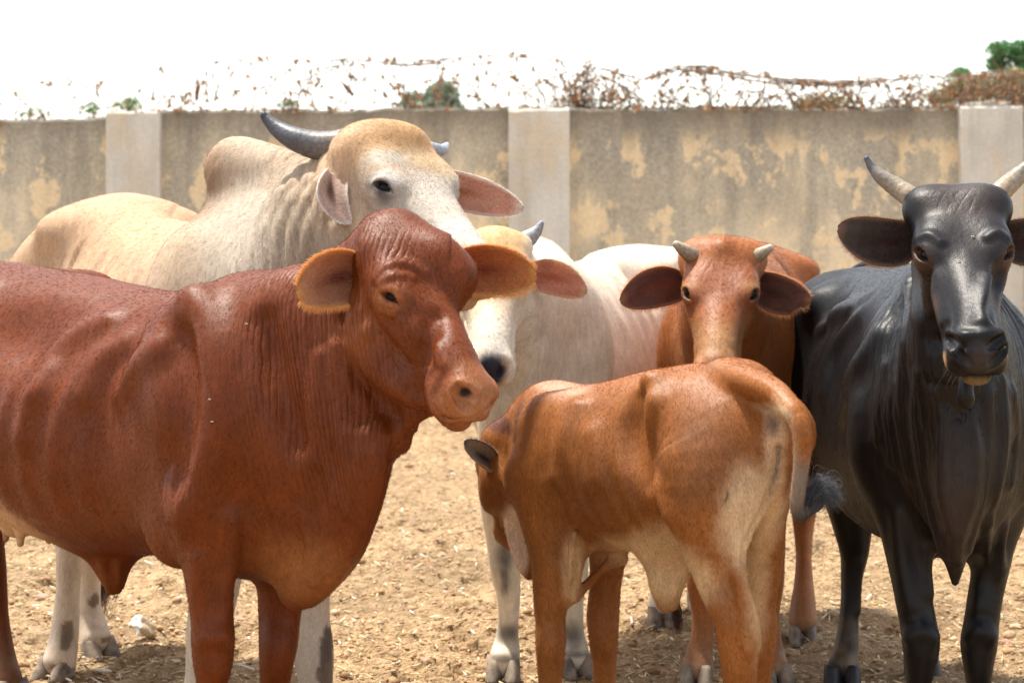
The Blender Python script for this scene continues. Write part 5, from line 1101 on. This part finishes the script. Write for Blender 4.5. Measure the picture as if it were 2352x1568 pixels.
    def amp(P): return np.maximum(mask(P, [(V(2080, 900, 4.6), (.12, .35, .30), 1, .6), (V(2190, 1050, 4.5), (.16, .3, .3), .5, .6), (V(2310, 900, 4.6), (.10, .5, .3), .6, .6)]) * (1 - mask(P, [(f(.25, 0, -.06), .24, 1, .2)])), mask(P, [(f(.03, 0, 0), (.07, .09, .05), .35, .6)]))
    body(b, root, .0075, M_BLACK, colf, fold, amp, None, lambda P: vnoise(P, 9) * .003 + vnoise(P, 20) * .001 + mask(P, [(f(.0, 0, .0), (.12, .02, .05), 1, .5)]) * -.002 + ribs(P, b, .28, .8, .75, 1.08, .10, .003), f, .0045, (60000, .006, .00017, 1))
    eyes(root, f, M_EYE, r=.0255)
    hb, hm, ht = (.30, .22, .14), (.22, .19, .15), (.05, .06, .085)
    horn(root, [(2118, 478, 4.42, 27), (2090, 452, 4.43, 25), (2058, 430, 4.45, 22), (2025, 407, 4.46, 17), (2003, 384, 4.47, 11), (1989, 362, 4.47, 6)], hb, ht, .03, hm)
    horn(root, [(2276, 468, 4.42, 27), (2300, 440, 4.43, 25), (2330, 412, 4.45, 22), (2362, 384, 4.46, 17), (2384, 358, 4.47, 11), (2396, 334, 4.47, 6)], hb, ht, .03, hm)
    ec = (.045, .032, .028)
    ear(root, V(2106, 558, 4.45), V(1924, 524, 4.40), .060, (.15, -1, -.1), ec, (.03, .022, .02), (.16, .09, .06), mat=M_EARD, cup=.5, bend=(0, 0, -.012), stem=.55, pw=.55, fringe=900, flen=.007, tuft=500, hc=(.40, .25, .16), hole=(.03, .008, .006))
    ear(root, V(2292, 552, 4.45), V(2468, 530, 4.40), .060, (-.15, -1, -.1), ec, (.03, .022, .02), (.16, .09, .06), mat=M_EARD, cup=.5, bend=(0, 0, -.012), stem=.55, pw=.55, fringe=500, flen=.007, tuft=300, hc=(.40, .25, .16), hole=(.03, .008, .006))
    hoofs(root, M_HOOFD, [(2104, 4.62, -90, 1), (2256, 4.67, -90, 1), (1934, 5.81, -95, 1), (2118, 5.92, -90, 1)])
    t = [V(1872, 700, 6.12), V(1856, 740, 6.08), V(1845, 790, 6.05), V(1840, 850, 6.03)]
    tuft('tail_switch', root, t, 420, .020, (.06, .02, .015), rad=.0009, seed=11, curl=.014)
    whiskers(root, f, 90, (.2, .17, .13))
    # flies on the face
if on('black'): black_cow()

# ------------------------------------------------------------------ what grows on and behind the wall
M_LEAF = attr_mat('leaf', .6, .2, trans=.3, ns=25)
M_TWIG = attr_mat('twig', .8, .15, ns=60)
M_WIRE = simple('rusty_wire', (.30, .24, .20), .6, .4, .5, 60)
WX = lambda px, D=WD + .2: (px - 1176) * D / FOC
WZ = lambda py, D=WD + .2: CAMZ - (py - 502) * D / FOC
TOPX = [-700, -200, 0, 60, 130, 175, 240, 330, 440, 560, 700, 830, 940, 1070, 1180, 1250, 1330, 1400, 1480, 1550, 1640, 1750, 1850, 1960, 2060, 2130, 2250, 2400, 2900, 3400]
TOPY = [200, 225, 222, 206, 188, 170, 162, 150, 152, 137, 140, 133, 141, 130, 125, 129, 144, 156, 176, 152, 160, 178, 190, 190, 181, 176, 172, 170, 175, 170]
BASY = lambda px: np.interp(px, [-700, 0, 240, 370, 1170, 3400], [300, 280, 268, 256, 247, 247])
def multi_tube(paths, r, nu=4):
    vs, fs, o = [], [], 0
    for P, rr in zip(paths, r):
        P = np.asarray(P); T = np.gradient(P, axis=0); T /= np.linalg.norm(T, axis=1)[:, None] + 1e-9
        U = np.cross(T, (0, 1, .01)); U /= np.linalg.norm(U, axis=1)[:, None] + 1e-9; W_ = np.cross(T, U); m = len(P); rr = np.linspace(rr, rr * .6, m)
        for j in range(nu):
            a = 2 * math.pi * j / nu; vs.append(P + (U * math.cos(a) + W_ * math.sin(a)) * rr[:, None])
        i = np.arange(m - 1)
        for j in range(nu):
            k = (j + 1) % nu; fs.append(np.stack([o + j * m + i, o + k * m + i, o + k * m + i + 1, o + j * m + i + 1], 1))
        o += nu * m
    return np.concatenate(vs), np.concatenate(fs)
def leaves(C, size, rs, curl=.3, asp=.55, droop=None):
    "C (n,3) centres -> bent 2-quad leaves"
    n = len(C); d = rs.randn(n, 3); 
    if droop is not None: d = d * (1 - droop) + np.array((0, 0, -1.)) * droop * 2
    d /= np.linalg.norm(d, axis=1)[:, None]; s = np.cross(d, rs.randn(n, 3)); s /= np.linalg.norm(s, axis=1)[:, None] + 1e-9; u = np.cross(d, s)
    L_ = (size * (.6 + .8 * rs.rand(n)))[:, None]; w_ = L_ * asp * .5
    v = np.stack([C - d * L_ * .5, C - s * w_ + u * L_ * curl * .4, C + s * w_ + u * L_ * curl * .4, C + d * L_ * .12 - s * w_ * .9 + u * L_ * curl * .3, C + d * L_ * .12 + s * w_ * .9 + u * L_ * curl * .3, C + d * L_ * .5 + u * L_ * curl], 1).reshape(-1, 3)
    f = np.array([(0, 1, 2), (1, 3, 2), (2, 3, 4), (3, 5, 4)])
    return v, (f[None] + 6 * np.arange(n)[:, None, None]).reshape(-1, 3)
def hedge_wire():
    rs = np.random.RandomState(11)
    # concertina wire
    root = empty('razor_wire', (0, WD + .2, WZ(247)), 'rusty coil of razor wire running along the top of the wall under dry vines', 'razor wire')
    x0, x1 = WX(-300), WX(2700); nt_ = int((x1 - x0) / .30); t = np.linspace(0, nt_, nt_ * 28); x = x0 + t * .30; px = 1176 + x * FOC / (WD + .2)
    b0 = WZ(BASY(px)); top = WZ(np.interp(px, TOPX, TOPY)); R_ = (top - b0) / 2 * .97
    P = np.stack([x + .08 * np.sin(t * 6.283), WD + .2 + R_ * .8 * np.cos(t * 6.283), b0 + R_ + R_ * np.sin(t * 6.283)], 1) + vnoise(np.stack([t, t * 0, t * 0], 1), 2)[:, None] * .02
    v, F = multi_tube([P], [.0042]); mesh_obj('wire_coil', v, F, M_WIRE, root)
    line = np.stack([x, WD + .2 + 0 * x, top + .008 * np.sin(x * 5)], 1); v, F = multi_tube([line[::6]], [.0018]); mesh_obj('strand', v, F, M_WIRE, root)
    bb = []
    for i in range(0, len(P), 9): bb.append([P[i] - (.014, 0, .008), P[i], P[i] + (.014, 0, .008)])
    v, F = multi_tube([np.array(q) for q in bb], [.0022] * len(bb)); o = mesh_obj('barb', v, F, M_WIRE, root); o['kind'] = 'stuff'
    # dead vine
    root = empty('dead_vine', (0, WD + .2, WZ(247)), 'dry leafless vine with curled brown leaves tangled over the wall-top wire', 'vine')
    paths, rr, lc = [], [], []
    dens = lambda p: np.interp(p, [-300, 100, 600, 1150, 1250, 1400, 1550, 2150, 2300, 2700], [.35, .4, .7, .8, 1.1, 1.3, 1.6, 1.5, 2.5, 2.5])
    for i in range(1350):
        p = rs.uniform(-300, 2600)
        if rs.rand() > dens(p) / 2.5: continue
        b_, tp = WZ(BASY(p)), WZ(np.interp(p, TOPX, TOPY)); kind = rs.rand()
        if kind < .07:      # along the top strand
            m = 14; xs = WX(p) + np.linspace(0, rs.uniform(.5, 1.6), m) * rs.choice((-1, 1)); pp = 1176 + xs * FOC / (WD + .2); z = WZ(np.interp(pp, TOPX, TOPY)) - rs.rand() * .03 + np.cumsum(rs.randn(m)) * .006
            Q = np.stack([xs, WD + .2 + np.cumsum(rs.randn(m)) * .02, z], 1)
        else:               # hanging or climbing
            m = 12; z0 = rs.uniform(b_, tp); ang = rs.uniform(-2.4, -.7) if rs.rand() < .6 else rs.uniform(0, 6.28); dx, dz = math.cos(ang), math.sin(ang); Ln = rs.uniform(.12, .5); s_ = np.linspace(0, Ln, m)
            z = z0 + dz * s_ + np.cumsum(rs.randn(m)) * .009; z = np.clip(z, b_, tp + .01); Q = np.stack([WX(p) + dx * s_ + np.cumsum(rs.randn(m)) * .010, WD + .2 + rs.uniform(-.15, .15) + np.cumsum(rs.randn(m)) * .012, z], 1)
        paths.append(Q); rr.append(rs.uniform(.0032, .0062)); k = rs.poisson(3.2 * (1.2 if kind < .22 else .8)); j = rs.randint(0, len(Q), k)
        for q in Q[j]: 
            for _ in range(rs.randint(1, 4)): lc.append(q + rs.randn(3) * (.010, .014, .012) - (0, 0, .012))
    v, F = multi_tube(paths, rr); o = mesh_obj('stem', v, F, M_TWIG, root, colors=np.tile((.20, .14, .10), (len(v), 1)) * (.7 + .6 * rs.rand(len(v), 1))); o['kind'] = 'stuff'
    C = np.array(lc); v, F = leaves(C, np.full(len(C), .042), rs, .5, .6, .35); c = np.array([(.34, .19, .10), (.42, .24, .13), (.26, .16, .09), (.48, .30, .17)])[rs.randint(0, 4, len(C))]
    o = mesh_obj('dead_leaf', v, F, M_LEAF, root, colors=np.repeat(c, 6, 0)); o['kind'] = 'stuff'
    # hanging seed pods
    for (x_, y0, y1, lean, lab) in [(457, 186, 232, -6, 'long brown seed pod hanging in the wire, leftmost of the three'), (800, 190, 221, 26, 'slanting brown seed pod caught in the wire above the bull\'s forehead'), (1117, 182, 231, 0, 'long brown seed pod hanging beside the middle pillar top')]:
        C = [(WX(x_ - lean / 2), WD + .12, WZ(y0)), (WX(x_), WD + .12, WZ((y0 + y1) / 2)), (WX(x_ + lean / 2), WD + .12, WZ(y1))]
        v, F = tube([C[0], C[1], C[2]], [.006, .020, .012], 10, 6); v[:, 1] = WD + .12 + (v[:, 1] - WD - .12) * .4
        c = np.array(C[1]); o = mesh_obj('seed_pod', v - c, F, simple('pod', (.24, .11, .05), .6, .3, .4, 30)); o.location = c; tagged(o, lab, 'seed pod', 'seed pods hanging in the wire')
    return
hedge_wire()
def leafmass(name, blobs, n, size, cols, seed, asp=.5):
    rs = np.random.RandomState(seed); B = np.array(blobs, float); w_ = B[:, 3] * B[:, 5]; k = rs.choice(len(B), n, p=w_ / w_.sum())
    d = rs.randn(n, 3); d /= np.linalg.norm(d, axis=1)[:, None]; r = rs.rand(n, 1) ** .45; C = B[k, :3] + d * r * B[k, 3:6]
    keep = vnoise(C, 7) > -.35; C = C[keep]; v, F = leaves(C, np.full(len(C), size), rs, .2, asp)
    c = np.array(cols)[rs.randint(0, len(cols), len(C))] * (.7 + .6 * rs.rand(len(C), 1))
    return v, F, np.repeat(c, 6, 0)
def plant(name, label, cat, base, blobs, n, size, cols, seed, stems, group=None, asp=.5, trunk=False, sr=.006):
    root = empty(name, base, label, cat, group); v, F, c = leafmass(name, blobs, n, size, cols, seed, asp)
    o = mesh_obj('crown' if trunk else 'foliage', v, F, M_LEAF, root, colors=c); o['kind'] = 'stuff'
    rs = np.random.RandomState(seed + 1); paths, rr = [], []; B = np.array(blobs, float)
    if trunk:
        m = B[:, :3].mean(0); C = [np.array(base, float), (np.array(base) * .45 + m * .55) + (.05, 0, 0), m]; h = (m[2] - base[2]); v, F = tube(C, [h * .05, h * .032, h * .012], 12, 6); mesh_obj('trunk', v, F, M_TWIG, root, colors=np.tile((.12, .09, .065), (len(v), 1)))
        st = C[1]
    for q in range(stems):
        b_ = B[rs.randint(len(B))]; e = b_[:3] + rs.randn(3) * b_[3:6] * .5; s0 = np.array(base, float) + rs.randn(3) * (.04, .03, 0) if not trunk else st
        t = np.linspace(0, 1, 8)[:, None]; paths.append(s0 * (1 - t) + e * t + np.sin(t * 3.1) * rs.randn(3) * .06 * np.linalg.norm(e - s0)); rr.append(sr * rs.uniform(.6, 1.3))
    v, F = multi_tube(paths, rr, 5); o = mesh_obj('branch' if trunk else 'stem', v, F, M_TWIG, root, colors=np.tile((.15, .10, .07), (len(v), 1))); o['kind'] = 'stuff'
def blob(px, py, D, rx, rz, ry=None):
    k = D / FOC; return ((px - 1176) * k, D, CAMZ - (py - 502) * k, rx * k, (ry or rx) * k, rz * k)
BR = [(.30, .15, .06), (.22, .11, .05), (.36, .21, .10)]; GR = [(.14, .26, .08), (.20, .34, .12), (.11, .20, .07)]
D = WD + .32
plant('dry_bush', 'tangle of dry red-brown twigs rising above the middle pillar', 'bush', (WX(1330), D, WZ(250)), [blob(1335, 205, D, 34, 45), blob(1345, 160, D, 22, 32), blob(1320, 232, D, 55, 16), blob(1400, 225, D, 30, 22)], 900, .030, BR, 1, 60, sr=.003)
plant('bush', 'orange-brown and green scrubby bush above the right pillar', 'bush', (WX(2270), D + .3, WZ(250)), [blob(2165, 215, D + .3, 45, 40), blob(2250, 205, D + .3, 60, 40), blob(2330, 200, D + .3, 60, 45), blob(2420, 205, D + .3, 60, 45)], 5200, .036, [(.36, .26, .13), (.42, .30, .16), (.20, .26, .10), (.16, .24, .09), (.34, .20, .09)], 2, 70, sr=.003)
plant('bush', 'low yellowish bush peeping over the wall above its right-hand panel', 'bush', (WX(1900), D + .3, WZ(250)), [blob(1905, 232, D + .3, 75, 20), blob(1860, 240, D + .3, 60, 12)], 1300, .028, [(.22, .20, .08), (.28, .2, .09), (.14, .17, .06)], 3, 30, sr=.0025)
for i, (x, y, rx, rz, lab) in enumerate([(293, 242, 36, 14, 'green weeds sprouting on top of the left pillar'), (205, 254, 26, 16, 'small green weed on the wall just left of the left pillar'), (68, 262, 26, 14, 'small green weed near the left end of the wall'), (655, 240, 34, 10, 'faint green weed on the wall above the bull\'s horn tip')]):
    plant('weed', lab, 'weed', (WX(x), WD + .2, WZ(y + rz)), [blob(x, y, WD + .2, rx, rz), blob(x + 12, y - 8, WD + .2, rx * .5, rz)], 150 if i != 0 else 330, .028, GR, 10 + i, 12, 'weeds on the wall', sr=.002)
plant('tree', 'distant grey-green tree above the wall left of the middle pillar', 'tree', ((990 - 1176) * 55 / FOC, 55, 0), [blob(1015, 225, 55, 42, 42), blob(950, 235, 55, 36, 26), blob(1000, 250, 55, 70, 30), blob(1020, 205, 55, 26, 20)], 4200, .16, [(.24, .30, .21), (.30, .36, .26), (.18, .24, .17)], 30, 30, trunk=True, sr=.03)  # leaf greens paled to stand in for distance haze and sky glare
plant('tree', 'bright green tree crown rising at the top right corner', 'tree', ((2330 - 1176) * 30 / FOC, 30, 0), [blob(2300, 125, 30, 38, 34), blob(2350, 118, 30, 40, 30), blob(2400, 140, 30, 40, 40), blob(2290, 150, 30, 26, 16), blob(2360, 165, 30, 50, 22)], 5200, .075, [(.09, .24, .08), (.14, .32, .11), (.07, .17, .06)], 31, 40, trunk=True, sr=.012, asp=.3)
plant('tree', 'small green treetop showing left of the big tree above the wall', 'tree', ((2208 - 1176) * 30 / FOC, 30, 0), [blob(2208, 165, 30, 20, 12), blob(2206, 172, 30, 26, 8)], 420, .07, [(.09, .24, .08), (.14, .32, .11)], 32, 12, trunk=True, sr=.01, asp=.3)

# ------------------------------------------------------------------ litter and flies
def litter():
    rs = np.random.RandomState(5); D = 6.46; c = V(330, 1452, D); c[2] = .03
    v, F = uvsphere((0, 0, 0), (.043, .03, .026), 26, 16); v = np.array(v); v += vnoise(v, 45)[:, None] * v / .035 * .011 + vnoise(v + 5, 110)[:, None] * .004
    a = R(35); v = np.stack([v[:, 0] * math.cos(a) + v[:, 2] * math.sin(a), v[:, 1], -v[:, 0] * math.sin(a) + v[:, 2] * math.cos(a)], 1)
    m = simple('foil', (.50, .42, .33), .28, .6, .5, 30, .002, metal=.55)
    col = np.where((v[:, 0] < -.006)[:, None], A((.82, .82, .84)), A((.40, .30, .19)))
    o = mesh_obj('crumpled_wrapper', v, F, attr_mat('foil_skin', .25, .6), colors=col, smooth=False); o.location = c; tagged(o, 'crumpled silver and brown wrapper lying on the soil behind the red cow\'s belly', 'wrapper')
    for (px, D, s, colr, lab, nm) in [(2287, 9.3, .012, (.05, .25, .55), 'tiny blue scrap on the soil right of the black cow', 'scrap'), (2335, 9.1, .016, (.8, .78, .75), 'tiny white scrap on the soil at the right edge', 'scrap'), (235, 5.95, .03, (.78, .72, .6), 'pale flat straw stem on the soil beside the bull\'s hind hooves', 'straw_stem')]:
        c = V(px, gy(D), D); c[2] = .012 + float(gz(np.array([c[0]]), np.array([c[1]]))[0])
        v, F = uvsphere((0, 0, 0), (s, s * (.2 if nm != 'scrap' else .8), s * .18), 10, 6); v = np.array(v) * (1 + .2 * vnoise(np.array(v), 90))[:, None]
        o = mesh_obj(nm, v, F, simple('scrap_skin', colr, .5, .3, .2, 50)); o.location = c; o.rotation_euler = (0, .2, rs.rand() * 3); tagged(o, lab, 'litter' if nm == 'scrap' else 'straw')
    for (px, y, s, lb) in [(424, 1302, .02, 'on the soil between the red cow\'s belly and foreleg'), (100, 1375, .022, 'left of the bull\'s hind legs'), (1020, 1450, .022, 'in the open ground mid-way between the red cow and calf'), (1440, 1385, .018, 'just right of the calf\'s far foreleg'), (975, 1507, .02, 'nearest the bottom edge between red cow and calf'), (555, 1400, .014, 'between the red cow\'s forelegs')]:
        D = CAMZ * FOC / (y - 502); c = V(px, y, D); c[2] = float(gz(np.array([c[0]]), np.array([c[1]]))[0]) + s * .3
        v, F = uvsphere((0, 0, 0), (s, s * .8, s * .6), 14, 8); v = np.array(v); v *= (1 + .35 * vnoise(v, 60))[:, None]
        o = mesh_obj('stone', v, F, M_STONE); o.location = c; tagged(o, 'pinkish stone ' + lb, 'stone', 'pinkish stones on the soil')
M_STONE = simple('stone', (.46, .30, .22), .85, .2, .3, 30, .004)
litter()
def flies():
    bpy.context.view_layer.update(); dg = bpy.context.evaluated_depsgraph_get(); o0 = Vector((0, 0, CAMZ)); proto = None
    spots = [(2236, 545, 'pale fly on the black cow\'s forehead'), (2204, 601, 'pale fly between the black cow\'s eyes'), (484, 917, 'fly on the red cow\'s shoulder'), (489, 968, 'fly low on the red cow\'s shoulder, below another'), (348, 682, 'fly on the red cow\'s back'), (250, 682, 'fly at the left of the red cow\'s back line'), (568, 745, 'fly on the upper part of the red cow\'s shoulder'), (620, 452, 'fly on the bull\'s neck under the hump')]
    for (px, py, lab) in spots:
        d = Vector(V(px, py, 1.)) - o0; d.normalize(); hit, loc, nn, _, ob, _ = S.ray_cast(dg, o0, d)
        if not hit: continue
        if proto is None:
            v, F = uvsphere((0, 0, .002), (.0028, .0014, .0013), 10, 8); n0 = len(v)
            v += [(-.001, 0, .003), (-.0045, .0018, .0024), (-.0048, .0004, .0026), (-.001, 0, .0031), (-.0045, -.0018, .0024), (-.0048, -.0004, .0026)]; F += [(n0, n0 + 1, n0 + 2), (n0 + 3, n0 + 5, n0 + 4)]
            proto = mesh_obj('fly', v, F, simple('fly_skin', (.40, .34, .28), .4, .4, .4, 900)); o = proto
        else: o = proto.copy(); COL.objects.link(o)
        o.location = loc + nn * .001; o.rotation_euler = nn.to_track_quat('Z', 'Y').to_euler(); tagged(o, lab, 'fly', 'flies sitting on the cattle')
if not ONLY: flies()
print('total', round(time.time() - T00, 1))
